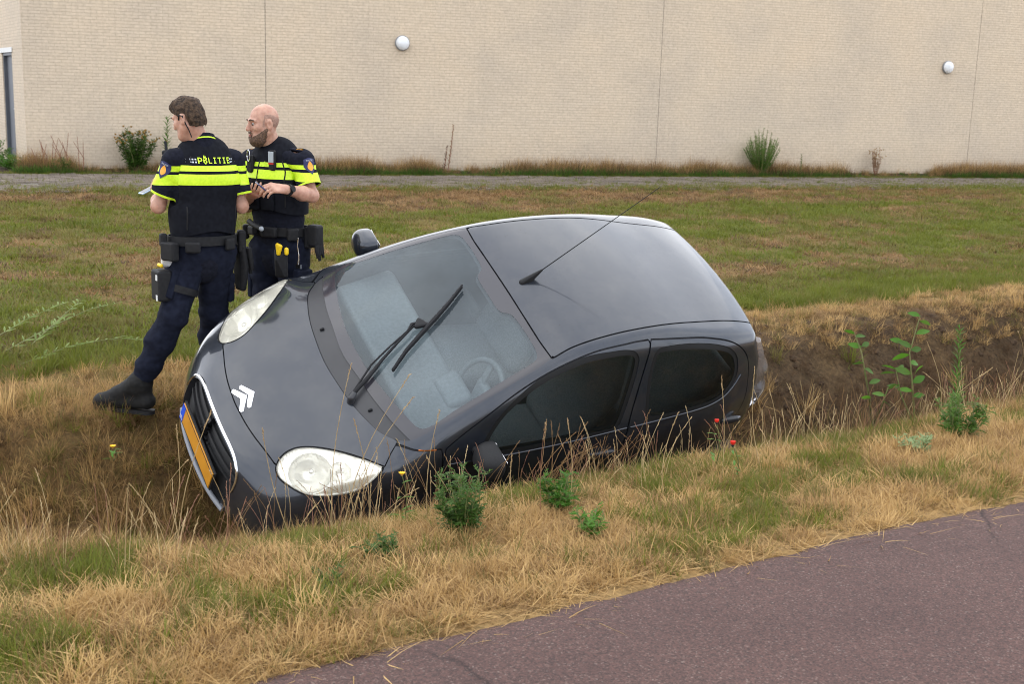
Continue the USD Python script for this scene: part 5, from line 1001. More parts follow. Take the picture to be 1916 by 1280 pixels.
# what the two are holding
pk_ = np.array([-2.1448, 7.24, 1.0442]); n_ = np.array([-.35, -.25, .9]); n_ /= np.linalg.norm(n_); ex_ = np.array([.75, .6, .45]); ex_ -= (ex_ @ n_) * n_; ex_ /= np.linalg.norm(ex_)
phn = thing('phone', 'pale blue phone held by the officer with his back turned', 'phone'); obj('phone_body', slab(pk_, ex_, np.cross(n_, ex_), n_, .072, .038, .0045, .003), plain('phone_case', (.42, .55, .68), .3), phn, smooth=40)
obj('phone_screen', slab(pk_ + n_ * .0052, ex_, np.cross(n_, ex_), n_, .064, .033, .0006, 0), m_gloss, phn)
p0, p1 = np.array([-1.4789, 6.99, 1.1191]), np.array([-1.4178, 6.97, 1.0743])
pn_ = thing('pen', 'dark blue pen between the fingers of the bearded officer', 'pen'); obj('barrel', tube([p0, p0 * .2 + p1 * .8, p1], [.0045, .0048, .003], 8), m_patch, pn_, smooth=40); obj('pen_clip', tube([p0 + np.array([0, -.006, .001]), p0 * .7 + p1 * .3 + np.array([0, -.007, 0])], .0016, 5), m_silver, pn_)
# ------------------------------------------------------------------ grass and weeds
def leaf_look(name, ramp, rough=.6, trans=.35, nscale=2.2):
    """Blades and leaves: tones vary from tuft to tuft and by patches of ground; light passes through."""
    return look(name, {'o': ('object_info', {}), 'g': ('geometry', {}), 'n': ('noise_texture', {'scale': nscale, 'detail': 3.}), 'is': ('math', {'math_type': 'multiply_add', 'value2': .45, 'value3': -.12}), 'mx': ('math', {'math_type': 'multiply_add', 'value2': .42}), 'mn': ('math', {'math_type': 'multiply_add', 'value2': .30}),
        'r': ('rgb_ramp', {'ramp': ramp}), 'p': ('principled_bsdf', {'roughness': rough, 'specular_ior_level': .25}), 't': ('translucent_bsdf', {}), 'm': ('mix_closure', {'fac': trans})},
        [('g.random_per_island', 'is.value1'), ('o.random', 'mx.value1'), ('is.value', 'mx.value3'), ('g.position', 'n.vector'), ('n.fac', 'mn.value1'), ('mx.value', 'mn.value3'), ('mn.value', 'r.fac'), ('r.color', 'p.base_color'), ('r.color', 't.color'), ('p.BSDF', 'm.closure1'), ('t.BSDF', 'm.closure2')], 'm.closure')
m_straw = leaf_look('straw', [(0., (.27, .158, .058)), (.3, (.44, .285, .112)), (.6, (.60, .405, .170)), (.85, (.72, .53, .26)), (1., (.42, .35, .12))], .6, .25)
m_dead = leaf_look('dead_grass', [(0., (.060, .036, .020)), (.4, (.135, .078, .038)), (.75, (.24, .145, .070)), (1., (.36, .24, .12))], .75, .15)
m_tan = leaf_look('tan_grass', [(0., (.150, .085, .036)), (.4, (.27, .160, .068)), (.75, (.40, .25, .105)), (1., (.30, .24, .08))], .7, .2)
m_lawn = leaf_look('lawn_green', [(0., (.085, .098, .012)), (.4, (.140, .155, .020)), (.75, (.21, .215, .036)), (1., (.29, .25, .065))], .6, .35)
m_olive = leaf_look('olive_grass', [(0., (.105, .090, .022)), (.5, (.19, .160, .042)), (1., (.30, .225, .080))], .65, .3)
m_leaf = leaf_look('weed_leaf', [(0., (.040, .085, .012)), (.5, (.085, .160, .024)), (1., (.17, .26, .055))], .55, .3, 9.)
m_leafb = leaf_look('bright_leaf', [(0., (.045, .12, .010)), (.5, (.085, .20, .018)), (1., (.15, .28, .035))], .55, .35, 9.)
m_leafp = leaf_look('pale_leaf', [(0., (.16, .22, .09)), (.5, (.26, .33, .15)), (1., (.40, .46, .26))], .5, .35, 9.)
m_leafp2 = leaf_look('willow_leaf', [(0., (.12, .17, .04)), (.5, (.20, .25, .075)), (1., (.30, .34, .13))], .6, .35, 9.)
m_stem = noisy('plant_stem', (.10, .13, .03), (.17, .16, .06), 30., .7)
m_drystem = noisy('dry_stem', (.34, .235, .105), (.52, .39, .20), 25., .7)
m_redstem = noisy('red_stem', (.16, .065, .035), (.27, .13, .07), 25., .7)
m_yflower = plain('yellow_petal', (.85, .48, .008), .5); m_rflower = plain('poppy_petal', (.65, .030, .015), .5); m_seed = noisy('seed_head', (.30, .19, .09), (.52, .38, .20), 60., .8); m_oldfl = noisy('faded_flower', (.20, .115, .03), (.40, .24, .05), 40., .8)
def blades(n, h, spread, w, lean, bend, seed, flat=0.):
    """A tuft: n tapered, bent blades of three segments each."""
    g = np.random.default_rng(seed); a = g.uniform(0, 2 * np.pi, n); rr = spread * np.sqrt(g.uniform(0, 1, n)); b0 = np.stack([rr * np.cos(a), rr * np.sin(a), np.zeros(n)], 1)
    az = a + g.normal(0, .9, n); L = g.uniform(h[0], h[1], n); th = np.abs(g.normal(lean, .28, n)); bd = g.normal(bend, .35, n); ww = w * g.uniform(.6, 1.2, n); rows = []; p = b0; ang = th
    d_h = np.stack([np.cos(az), np.sin(az)], 1); sd_ = np.stack([-np.sin(az), np.cos(az), np.zeros(n)], 1)
    tw = g.uniform(-.6, .6, n); sd_ = sd_ * np.cos(tw)[:, None] + np.array([0, 0, 1.]) * np.sin(tw)[:, None]
    for k, q in enumerate((1., .85, .5, 0.)):
        rows.append((p - sd_ * (ww * q / 2)[:, None], p + sd_ * (ww * q / 2)[:, None]))
        st_ = L / 3; p = p + np.concatenate([d_h * (np.sin(ang) * st_)[:, None], (np.maximum(np.cos(ang), -.25 if not flat else flat) * st_)[:, None]], 1); ang = ang + bd * .5
    V = np.stack([rows[0][0], rows[0][1], rows[1][0], rows[1][1], rows[2][0], rows[2][1], rows[3][0]], 1); V[..., 2] = np.maximum(V[..., 2], -.02)
    F_ = np.array([[0, 1, 3], [0, 3, 2], [2, 3, 5], [2, 5, 4], [4, 5, 6]]); return V.reshape(-1, 3), (F_[None] + 7 * np.arange(n)[:, None, None]).reshape(-1, 3)
def in_view(x, y, z, m=.12):
    """Only what the photograph could see, with room for a step to the side."""
    d = np.stack([x, y, z], -1) - CAM; zc_ = d @ fwd; px = d @ rt / np.maximum(zc_, .1) * 43.2 / 18; py = d @ dn / np.maximum(zc_, .1) * 43.2 / (18 * 1280 / 1916)
    return (zc_ > .5) & (np.abs(px) < 1 + m) & (np.abs(py) < 1 + m)
def scatter(name, label, cat_, protos, x, y, pick, sc, tilt=.15, sink=.01, seed=0, kind='stuff'):
    """One PointInstancer; protos: list of (mesh, material)."""
    g = np.random.default_rng(seed); z = height(x, y) - sink; k = in_view(x, y, z); x, y, z, pick, sc = x[k], y[k], z[k], pick[k], np.asarray(sc)[k]; n = len(x)
    pi = UsdGeom.PointInstancer.Define(stage, child_path(name, None)); pp = str(pi.GetPath()); targets = []
    for i, (m, mat) in enumerate(protos): targets.append(usdkit.mesh(stage, f'{pp}/tuft_{i:03d}', m, mat).GetPath())
    pi.CreatePrototypesRel().SetTargets(targets); pi.CreatePositionsAttr(Vt.Vec3fArray.FromNumpy(np.stack([x, y, z], 1).astype(np.float32))); pi.CreateProtoIndicesAttr(Vt.IntArray.FromNumpy(pick.astype(np.int32)))
    pi.CreateScalesAttr(Vt.Vec3fArray.FromNumpy(np.repeat(sc[:, None], 3, 1).astype(np.float32)))
    az = g.uniform(0, 2 * np.pi, n); tx, ty = g.normal(0, tilt, n) / 2, g.normal(0, tilt, n) / 2; cz, sz = np.cos(az / 2), np.sin(az / 2)
    w, qx, qy, qz = cz, tx * cz + ty * sz, ty * cz - tx * sz, sz; nn_ = np.sqrt(w * w + qx * qx + qy * qy + qz * qz)
    pi.CreateOrientationsAttr(Vt.QuathArray.FromNumpy(np.stack([qx / nn_, qy / nn_, qz / nn_, w / nn_], 1).astype(np.float16)))
    tag(pi, label, cat_, kind=kind); return pi
def spots(u0, u1, n0, n1, per, seed):
    g = np.random.default_rng(seed); k = int((u1 - u0) * (n1 - n0) * per); u, n = g.uniform(u0, u1, k), g.uniform(n0, n1, k); x, y = xy(u, n); return u, n, x, y, g
def under_car(x, y, z, grow=.02):
    q = (np.stack([x, y, z], -1) - CAR_T) @ CAR_R; return CF(q[..., 0], q[..., 1], q[..., 2]) < grow
def clear_of_car(x, y, h=.10, grow=.02):
    z = height(x, y); return ~(under_car(x, y, z, grow) | under_car(x, y, z + h, grow) | under_car(x, y, z + h * .5, grow))
ST = [blades(60, (.05, .14), .075, .0042, .75, .55, s) for s in (1, 2, 3)]; STL = [blades(46, (.04, .12), .10, .0042, 1.25, .35, s) for s in (4, 5)]
GRN = [blades(44, (.05, .13), .065, .0050, .40, .40, s) for s in (6, 7)]
# verge: matted straw with green coming through
u, n, x, y, g = spots(-.9, 10.5, 3.04, 5.0, 620, 51)
lim = EDGE + (noise2(u, u * 0, 2.1, 52) - .5) * .10 + .012; ok = (n > lim) & clear_of_car(x, y, .12)
dry = noise2(u, n, 1.3, 53); gr = .5 * noise2(u, n, 2.1, 54) + .5 * noise2(u, n, 5.5, 57) + .10 * smoothstep(3.9, 4.6, n) - .05 * smoothstep(3.6, 3.1, n) + .05 * smoothstep(2.0, .5, u)
sel = g.uniform(0, 1, len(u)); pk = np.where(gr > .64 + (sel - .5) * .30, 5 + (sel > .5), np.where(gr > .60 + (sel - .5) * .3, 7, np.where(sel < .45, (sel * 6.6).astype(int), np.where(sel < .90, 3 + (sel > .68), 8))))
sc = (.58 + .45 * dry) * (1 - .35 * smoothstep(1.1, 1.5, u) * smoothstep(2.9, 2.4, u) * smoothstep(4.1, 4.4, n)) * g.uniform(.75, 1.15, len(u)) * (.70 + .30 * smoothstep(3.05, 3.3, n))
scatter('verge_grass', 'dry straw coloured grass verge with green tufts between ditch and red path', 'grass', [(m, m_straw) for m in ST] + [(m, m_straw) for m in STL] + [(GRN[0], m_lawn), (GRN[1], m_lawn), (blades(40, (.05, .14), .07, .0045, .55, .5, 8), m_olive), (blades(50, (.05, .13), .08, .004, .8, .5, 9), m_tan)], x[ok], y[ok], pk[ok], sc[ok], .25, .012, 55)
# loose straw fallen over the edge of the path
u, n, x, y, g = spots(-.6, 9.5, 2.86, 3.20, 150, 61); ok = g.uniform(0, 1, len(u)) < smoothstep(2.88, 3.10, n) * .9
scatter('loose_straw', 'loose dry straw fallen on the edge of the red path', 'straw', [(blades(9, (.06, .20), .05, .0034, 1.5, .05, s, .01), m_straw) for s in (10, 11)], x[ok], y[ok], (g.uniform(0, 1, len(u)) > .5).astype(int)[ok], g.uniform(.7, 1.2, len(u))[ok], .05, -.006, 62)
# ditch: long, thin, mostly dead growth
u, n, x, y, g = spots(-1.2, 14.5, 4.45, 7.6, 520, 71); keep_ = (u < 2.6) | (g.uniform(0, 1, len(u)) < .72); u, n, x, y = u[keep_], n[keep_], x[keep_], y[keep_]; ok = clear_of_car(x, y, .22, .01); dk = noise2(u, n, 1.6, 72); sel = g.uniform(0, 1, len(u))
right = smoothstep(5.6, 6.4, u); top_ = smoothstep(6.2, 6.9, n - ditch_shift(u)); bare = right * top_ * .20; ok &= (g.uniform(0, 1, len(u)) > bare)
pk = np.where(dk > .56 + (sel - .5) * .24, 4 + (sel > .5), np.where(sel < .55, (sel * 3.6).astype(int), np.where(sel < .86, 2, 3)))
pk = np.where((right > .5) & (pk >= 4) & (sel < .8), 0, pk); pk = np.where((right > .5) & (top_ > .3) & (sel < .72), 6, np.where((right > .5) & (top_ > .3), 0, np.where((right > .5) & (sel > .6), 4, pk))); s2_ = g.uniform(0, 1, len(u)); pk = np.where((u < 2.7) & (s2_ < .92), np.where(s2_ < .05, 6, np.where(s2_ < .10, 1, np.where(s2_ < .33, 2, np.where(s2_ < .74, 3, np.where(s2_ < .85, 4, 5))))), pk)
sc = (.55 + .6 * noise2(u, n, 1.0, 73)) * (1 - .22 * smoothstep(2.8, 2.2, u)) * g.uniform(.7, 1.2, len(u)) * (1 - .35 * right * top_) * (1 - .30 * smoothstep(6.6, 7.4, n)) * (1 - .45 * smoothstep(5.5, 5.1, n) * smoothstep(1.0, 1.4, u))
scatter('ditch_grass', 'long brown and dead grass growing on both banks of the ditch', 'grass', [(blades(34, (.10, .30), .09, .0040, .55, .45, 12), m_dead), (blades(34, (.08, .26), .10, .0042, .85, .5, 13), m_dead), (blades(34, (.10, .30), .08, .0038, .5, .5, 14), m_tan), (blades(30, (.10, .30), .08, .0038, .5, .5, 15), m_straw), (blades(34, (.10, .28), .08, .0048, .45, .5, 16), m_olive), (blades(30, (.06, .22), .07, .006, .6, .4, 17), m_lawn), (blades(40, (.05, .20), .12, .0045, 1.15, .35, 99), m_dead)], x[ok], y[ok], pk[ok], sc[ok], .25, .012, 74)
# tussocks standing out of the ditch growth
def tuss(L0, L1, s): return cat_mesh([blades(46, (L0, L1), .06, .0062, .30, .45, s), blades(22, (L0 * .5, L1 * .7), .09, .0062, 1.0, .4, s + 1)])
u, n, x, y, g = spots(-1.2, 15, 4.7, 7.35, 26, 78); n_ = n - ditch_shift(u); ok = ((u < 2.75) | ((u > 5.3) & (n_ < 6.35) & (g.uniform(0, 1, len(u)) < .85)) | ((u > 5.3) & (g.uniform(0, 1, len(u)) < .16))) & clear_of_car(x, y, .25, .01)
ok &= ~((u > .9) & (n < 5.2) & (g.uniform(0, 1, len(u)) < .75)); sel = g.uniform(0, 1, len(u)); pk = np.where(sel < .40, 0, np.where(sel < .62, 1, np.where(sel < .74, 2, np.where(sel < .88, 3, 4))))
scatter('ditch_tussocks', 'tussocks of straw coloured and green grass standing on the ditch banks', 'grass', [(tuss(.12, .34, 401), m_straw), (tuss(.10, .30, 403), m_tan), (tuss(.10, .26, 405), m_dead), (tuss(.10, .28, 407), m_lawn), (tuss(.10, .26, 409), m_olive)], x[ok], y[ok], pk[ok], g.uniform(.45, 1.05, len(u))[ok], .25, .015, 79)
def clod(seed):
    m = trimesh.creation.icosphere(2, 1.); v = np.asarray(m.vertices); v = v * (.6 + .8 * meshkit.fbm(v * 1.4 + seed * 7, 3, seed))[:, None] * [1, .8, .6]; return v * .05, np.asarray(m.faces)
m_clod = noisy('soil_clod', (.040, .026, .017), (.085, .058, .038), 30., 1., specular_ior_level=.05, bump=.6, bscale=60., dist=.01)
u, n, x, y, g = spots(5.2, 15, 5.2, 7.45, 60, 76); ok = clear_of_car(x, y, .06)
scatter('soil_clods', 'clods of dark soil on the torn bank of the ditch behind the car', 'soil', [(clod(s), m_clod) for s in (1, 2, 3)], x[ok], y[ok], g.integers(0, 3, len(u))[ok], (g.uniform(.25, 1.0, len(u)) ** 2.2 * 1.0)[ok], .4, .012, 77)
# far bank: a belt of dry grass, then a lush green edge
u, n, x, y, g = spots(-2.5, 19, 7.05, 9.6, 190, 81); ok = clear_of_car(x, y, .12); sel = g.uniform(0, 1, len(u)); e_ = n + (noise2(u, n, .8, 82) - .5) * 1.0 + .25 * smoothstep(4, 0, u)
pk = np.where(e_ < 7.95, np.where(sel < .5, 0, np.where(sel < .85, 1, 2)), np.where(e_ < 8.75, np.where(sel < .72, 3, 2), np.where(sel < .5, 2, 4)))
scatter('far_bank_grass', 'belt of dry and lush grass along the far edge of the ditch', 'grass', [(blades(44, (.05, .15), .09, .0046, .7, .5, 18), m_straw), (blades(44, (.04, .13), .09, .0046, .8, .5, 19), m_tan), (blades(40, (.05, .14), .08, .0050, .5, .5, 20), m_olive), (blades(40, (.06, .19), .08, .0055, .4, .45, 21), m_lawn), (blades(40, (.03, .09), .10, .0046, .9, .4, 22), m_dead)], x[ok], y[ok], pk[ok], (g.uniform(.65, 1.15, len(u)) * (.55 + .6 * noise2(u, n, 1.5, 83)))[ok], .2, .01, 84)
# the lawn up to the paving
g = np.random.default_rng(91); N_ = 42000; aL, bL = g.uniform(-11, 27, N_), g.uniform(5.5, 24.5, N_); x, y = wxy(aL, bL); u, n = un(x, y)
ok = (n > 8.3) & (bL < lower_edge(aL) + (noise2(aL, bL, .9, 42) - .5) * 1.1 + .35) & (g.uniform(0, 1, N_) < np.clip(1.25 - bL / 34, .3, 1)); x, y, u, n, bL = x[ok], y[ok], u[ok], n[ok], bL[ok]; sel = g.uniform(0, 1, len(x)); gp_ = green_patch(x, y) + (sel - .5) * .5
pk = np.where(gp_ > .62, np.where(sel < .7, 0, 1), np.where(gp_ > .24, 2, np.where(sel < .28, 3, 4)))
scatter('lawn', 'patchy mown lawn, half green and half scorched brown, before the warehouse', 'lawn', [(blades(60, (.025, .075), .16, .0085, .6, .4, 23), m_lawn), (blades(46, (.02, .06), .16, .012, .9, .3, 24), m_lawn), (blades(56, (.025, .07), .16, .0085, .7, .4, 25), m_olive), (blades(56, (.02, .06), .16, .0085, .9, .4, 26), m_dead), (blades(56, (.02, .06), .16, .0085, .9, .4, 27), m_tan)], x, y, pk, g.uniform(.8, 1.35, len(x)) * (1 + .02 * np.maximum(bL - 10, 0)), .15, .008, 92)
# weeds in the joints and along both sides of the paving
g = np.random.default_rng(93); N_ = 11000; aL = g.uniform(-10, 27, N_); bL = np.where(g.uniform(0, 1, N_) < .30, g.normal(26.28, .10, N_), lower_edge(aL) + g.exponential(.95, N_) - .15); ok = (bL < 26.5) & ((noise2(aL, bL, 1.1, 94) > .42) | (bL > 26.1)); x, y = wxy(aL, bL); sel = g.uniform(0, 1, N_)
scatter('paving_weeds', 'low green weeds growing in the joints of the paved strip', 'weeds', [(blades(30, (.03, .10), .10, .009, .7, .4, 28), m_lawn), (blades(30, (.03, .09), .10, .008, .8, .4, 29), m_olive)], x[ok], y[ok], (sel > .55).astype(int)[ok], g.uniform(.5, 1.1, N_)[ok], .15, .0, 95)
g = np.random.default_rng(96); N_ = 11000; aL, bL = g.uniform(-.3, 27, N_), g.uniform(26.30, 26.96, N_); clump = noise2(aL, aL * 0, .75, 97, 3); dens = smoothstep(.25, .60, clump); ok = g.uniform(0, 1, N_) < .20 + .60 * dens; x, y = wxy(aL, bL); sel = g.uniform(0, 1, N_)
pk = np.where(bL < 26.50, np.where(sel < .78, 3, 1), np.where(sel < .34, 0, np.where(sel < .50, 1, np.where(sel < .68, 2, 3))))
scatter('wall_weeds', 'strip of dry reddish grass and green weeds along the foot of the wall', 'weeds', [(blades(26, (.12, .55), .10, .0085, .30, .30, 30), m_tan), (blades(26, (.10, .42), .10, .0085, .35, .35, 31), m_dead), (blades(22, (.15, .60), .10, .0075, .28, .25, 32), m_straw), (blades(34, (.08, .30), .12, .016, .5, .4, 33), m_leaf)], x[ok], y[ok], pk[ok], (g.uniform(.5, 1.0, N_) * (.45 + .60 * dens))[ok], .12, .02, 98)

# ---- single stalks and plants
def stalk(base, tip, bend=.0, head=.10, r=.0017, seed=0, mat=None, lab=None, group=None):
    base, tip = np.asarray(base, float), np.asarray(tip, float); g = np.random.default_rng(seed); d = tip - base; L = np.linalg.norm(d); side = np.cross(d, [0, 1., .2]); side /= np.linalg.norm(side); t = np.linspace(0, 1, 9)
    P = base + t[:, None] * d + (side * bend * L)[None] * np.sin(np.pi * t)[:, None]; o = thing('grass_stalk', lab, 'grass stalk', group=group)
    obj('stem', tube(P, np.linspace(r, r * .55, 9), 5), mat or m_drystem, o, smooth=True); ms = []; hd = P[-1] - P[-2]; hd /= np.linalg.norm(hd)
    for q in range(int(14 * head / .1)):
        c = P[-1] - hd * head * q / (14 * head / .1); v = g.normal(0, 1, 3); v /= np.linalg.norm(v); e = c + hd * .012 + v * .0045; ms.append(tube([c, (c + e) / 2, e], [.0006, .0019, .0004], 4))
    if ms: obj('seed_head', cat_mesh(ms), m_seed, o, kind='stuff')
    return o
def leaf_mesh(L, w, droop=.2, fold=.15):
    t = np.array([0, .18, .42, .68, .88, 1.]); hw = w / 2 * np.array([.06, .62, 1., .82, .42, 0.]); z = -droop * L * t**2; m = np.stack([t * L, 0 * t, z], 1); l = np.stack([t * L, hw, z + hw * fold], 1); r_ = np.stack([t * L, -hw, z + hw * fold], 1)
    V = np.vstack([m, l, r_]); F_ = []
    for i in range(5): F_ += [[i, i + 1, 7 + i], [i, 7 + i, 6 + i], [i, 12 + i, 13 + i], [i, 13 + i, i + 1]]
    return V, np.array(F_)
def place(VF, at, d, roll=0., up_=(0, 0, 1.)):
    d = np.asarray(d, float) / np.linalg.norm(d); s = np.cross(up_, d); s = s / np.linalg.norm(s) if np.linalg.norm(s) > .05 else np.array([1., 0, 0]); w = np.cross(d, s); s, w = s * math.cos(roll) + w * math.sin(roll), w * math.cos(roll) - s * math.sin(roll)
    return VF[0][:, :1] * d + VF[0][:, 1:2] * s + VF[0][:, 2:] * w + at, VF[1]
def bushy(name, label, cat_, base, h, w, nst, leaf, mat, seed, lobes=5, flowers=None, spread=.5, stemmat=None, low=.12, fl_n=10, fl_r=.012):
    """A weed: branching stems closely set with small lobed leaves, flowers on top if it has any."""
    g = np.random.default_rng(seed); base = np.asarray(base, float); t_ = thing(name, label, cat_, loc=base); tops = []; leaves = []; 
    for i in range(nst):
        a = g.uniform(0, 2 * np.pi); rr = w / 2 * math.sqrt(g.uniform(.02, 1)); H = h * g.uniform(.72, 1.) * (1 - .35 * (rr / (w / 2))**2); q = np.linspace(0, 1, 7); P = np.stack([rr * math.cos(a) * q**spread, rr * math.sin(a) * q**spread, H * q], 1) + g.normal(0, .006, (7, 3)) * q[:, None]
        obj('stem', tube(P, np.linspace(.0035, .0015, 7) * max(1, h / .4), 5), stemmat or m_stem, t_, smooth=True); tops.append(P[-1])
        for k in range(int(26 * h / .35)):
            s = g.uniform(low, 1); p = np.array([np.interp(s, q, P[:, c]) for c in range(3)]); az = g.uniform(0, 2 * np.pi); el = g.uniform(-.1, .9); d = np.array([math.cos(az) * math.cos(el), math.sin(az) * math.cos(el), math.sin(el)]); L = leaf * g.uniform(.6, 1.15) * (1.15 - .55 * s)
            leaves.append(place(leaf_mesh(L, L * .22, g.uniform(0, .5)), p, d, g.normal(0, .5)))
            for b in range(lobes):
                f_ = (b + 1) / (lobes + 1); c = p + d * L * f_; sg_ = 1 if b % 2 else -1; az2 = az + sg_ * g.uniform(.7, 1.1); d2 = np.array([math.cos(az2) * math.cos(el), math.sin(az2) * math.cos(el), math.sin(el) + .1]); leaves.append(place(leaf_mesh(L * .42 * (1.1 - .4 * f_), L * .15, .2), c, d2, g.normal(0, .4)))
    obj('foliage', cat_mesh(leaves), mat, t_, kind='stuff')
    if flowers is not None:
        for i in range(fl_n):
            p = tops[i % len(tops)] + g.normal(0, 1, 3) * np.array([.03, .03, .012]) * (h / .4); pet = [place(leaf_mesh(fl_r, fl_r * .5, .1), p, (math.cos(a), math.sin(a), .35)) for a in np.linspace(0, 2 * np.pi, 9)[:-1]]
            obj('flower', cat_mesh(pet + [m3.Manifold.sphere(fl_r * .45, 8).translate(tuple(p))]), flowers, t_)
    return t_
def flower_stem(name, label, base, tip, col, rad, seed, cup=.5, group=None):
    base, tip = np.asarray(base, float), np.asarray(tip, float); g = np.random.default_rng(seed); t_ = thing(name, label, 'flower', group=group); q = np.linspace(0, 1, 6); P = base + q[:, None] * (tip - base) + np.stack([.02 * np.sin(np.pi * q), 0 * q, 0 * q], 1)
    obj('stem', tube(P, np.linspace(.003, .0015, 6), 5), m_stem, t_, smooth=True)
    for k in range(7): s = g.uniform(.1, .85); p = base + s * (tip - base); az = g.uniform(0, 6.3); obj('leaf', place(leaf_mesh(.055 * (1.2 - s * .5), .012, .3), p, (math.cos(az), math.sin(az), .5)), m_leafb, t_)
    for a in np.linspace(0, 2 * np.pi, 10)[:-1]: obj('petal', place(leaf_mesh(rad, rad * .75, -.2), tip, (math.cos(a), math.sin(a), cup)), col, t_)
    obj('flower_centre', m3.Manifold.sphere(rad * .3, 10).translate(tuple(tip)), m_oldfl if col is not m_rflower else m_gear, t_, smooth=True); return t_
for i, (b, t, bd, lab) in enumerate((
    (np.array([-0.6878, 4.6153, -0.1077]), np.array([-0.5608, 4.2, 0.7042]), .03, 'tall pale grass stalk standing straight up before the middle of the bonnet'),
    (np.array([-0.6524, 4.6349, -0.1095]), np.array([-0.3647, 4.3, 0.6489]), .05, 'longest leaning grass stalk, its tip before the lower corner of the windscreen'),
    (np.array([-0.6269, 4.6827, -0.1153]), np.array([-0.3561, 4.35, 0.5516]), .06, 'leaning grass stalk just below the longest one, crossing the near headlamp'),
    (np.array([-0.5576, 4.732, -0.12]), np.array([-0.5617, 4.3, 0.4721]), -.03, 'thin grass stalk with a bare tip between bonnet edge and near headlamp'),
    (np.array([-1.069, 6.9182, -0.9458]), np.array([-0.295, 4.25, 0.3607]), -.14, 'grass stalk arching far over to the right above the near headlamp tip'),
    (np.array([-0.8699, 4.7179, -0.1476]), np.array([-0.8743, 4.2, 0.456]), .02, 'fine grass stalk leaning left before the front bumper'),
    (np.array([-1.3434, 4.5737, -0.1753]), np.array([-1.2213, 4.35, 0.4136]), -.05, 'tall curved stalk standing alone left of the number plate'),
    (np.array([-1.2717, 4.4837, -0.1488]), np.array([-1.0926, 4.35, 0.4784]), .04, 'straw stalk rising before the number plate and grille'),
    (np.array([-1.7789, 6.4856, -0.9184]), np.array([-1.208, 4.45, 0.2612]), .05, 'bent straw stalk beneath the front bumper'),
    (np.array([-1.6915, 6.5536, -0.926]), np.array([-1.1281, 4.45, 0.2217]), -.04, 'short straw stalk under the lower front corner of the car'),
    (np.array([-0.3248, 4.8106, -0.1069]), np.array([-0.2637, 4.45, 0.4781]), .03, 'stalk with a thick brown seed head before the near mirror'),
    (np.array([0.0442, 4.803, -0.0693]), np.array([0.0132, 4.6, 0.2757]), .04, 'bare stalk right of the near mirror'),
    (np.array([0.1414, 4.8556, -0.0617]), np.array([0.1394, 4.65, 0.3844]), .02, 'reddish stalk with a forked head before the front door'),
    (np.array([0.2632, 4.9543, -0.069]), np.array([0.2287, 4.7, 0.3954]), -.03, 'tall thin stalk before the front door handle'),
    (np.array([0.6869, 5.1953, -0.0776]), np.array([0.6971, 4.95, 0.3658]), .05, 'stalk leaning right before the rear door'),
    (np.array([0.9795, 5.3991, -0.0728]), np.array([0.904, 5.15, 0.4855]), -.02, 'pale stalk rising before the corner of the rear door window'),
    (np.array([1.2035, 5.6046, -0.0795]), np.array([1.0842, 5.35, 0.4814]), .04, 'straight pale stalk before the tail of the car'),
    (np.array([1.2682, 5.649, -0.0781]), np.array([1.1685, 5.4, 0.3739]), -.05, 'pale stalk just behind the tail lamp'),
    (np.array([1.6205, 5.9545, -0.0785]), np.array([1.328, 5.7, 0.3321]), .05, 'stalk leaning left over the dark ditch behind the car'),
    (np.array([2.4036, 6.6376, -0.1031]), np.array([2.1663, 6.3, 0.4444]), -.05, 'stalk with a plump pale seed head beside the broad leaved sapling'),
    (np.array([2.3294, 6.55, -0.0966]), np.array([2.5153, 6.3, 0.3123]), .08, 'long straw stalk bowed to the right beyond the dark green bush'),
    (np.array([4.1663, 10.5083, -0.9681]), np.array([2.8418, 6.8, 0.4256]), -.04, 'stalk at the right edge of the photo over the ditch'))):
    stalk(b, t, bd, .09, .0019, 200 + i, m_redstem if 'reddish' in lab else None, lab)
g = np.random.default_rng(240)
def stalk_tuft(n, h, seed):
    g = np.random.default_rng(seed); ms = []
    for i in range(n):
        b = np.array([*g.normal(0, .05, 2), 0]); L = g.uniform(*h); a = g.uniform(0, 6.3); k = g.uniform(.1, .6); t = np.linspace(0, 1, 6); P = b + np.stack([math.cos(a) * k * L * t**1.6, math.sin(a) * k * L * t**1.6, L * t * (1 - .2 * k * t)], 1); ms.append(tube(P, np.linspace(.0012, .0007, 6), 4, False))
        hd = P[-1] - P[-2]; hd /= np.linalg.norm(hd)
        for q in range(8): c = P[-1] - hd * .008 * q; v = g.normal(0, 1, 3); e = c + hd * .010 + v / np.linalg.norm(v) * .004; ms.append(tube([c, (c + e) / 2, e], [.0005, .0014, .0003], 3, False))
    return cat_mesh(ms)
u, n, x, y, g = spots(.3, 12, 4.15, 5.1, 50, 241); ok = clear_of_car(x, y, .3, .0)
scatter('seeding_stalks', 'thin seeding stalks rising from the long grass at the edge of the ditch', 'grass', [(stalk_tuft(4, (.18, .42), 242), m_tan), (stalk_tuft(3, (.15, .36), 243), m_redstem), (stalk_tuft(4, (.15, .35), 244), m_drystem)], x[ok], y[ok], g.integers(0, 3, len(u))[ok], g.uniform(.6, 1.15, len(u))[ok], .2, .01, 245)
bushy('leafy_weed', 'largest leafy green weed, before the near mirror of the car', 'weed', np.array([-0.1689, 4.6601, -0.081]), .34, .24, 15, .060, m_leaf, 301)
bushy('leafy_weed', 'bright feathery green weed below the front door handle', 'weed', np.array([0.2171, 4.9262, -0.0678]), .19, .20, 12, .060, m_leafb, 302)
bushy('leafy_weed', 'low spreading green weed, nearest to the path below the door handle', 'weed', np.array([0.3371, 4.5741, -0.0397]), .12, .24, 9, .060, m_leafb, 303, low=.0)
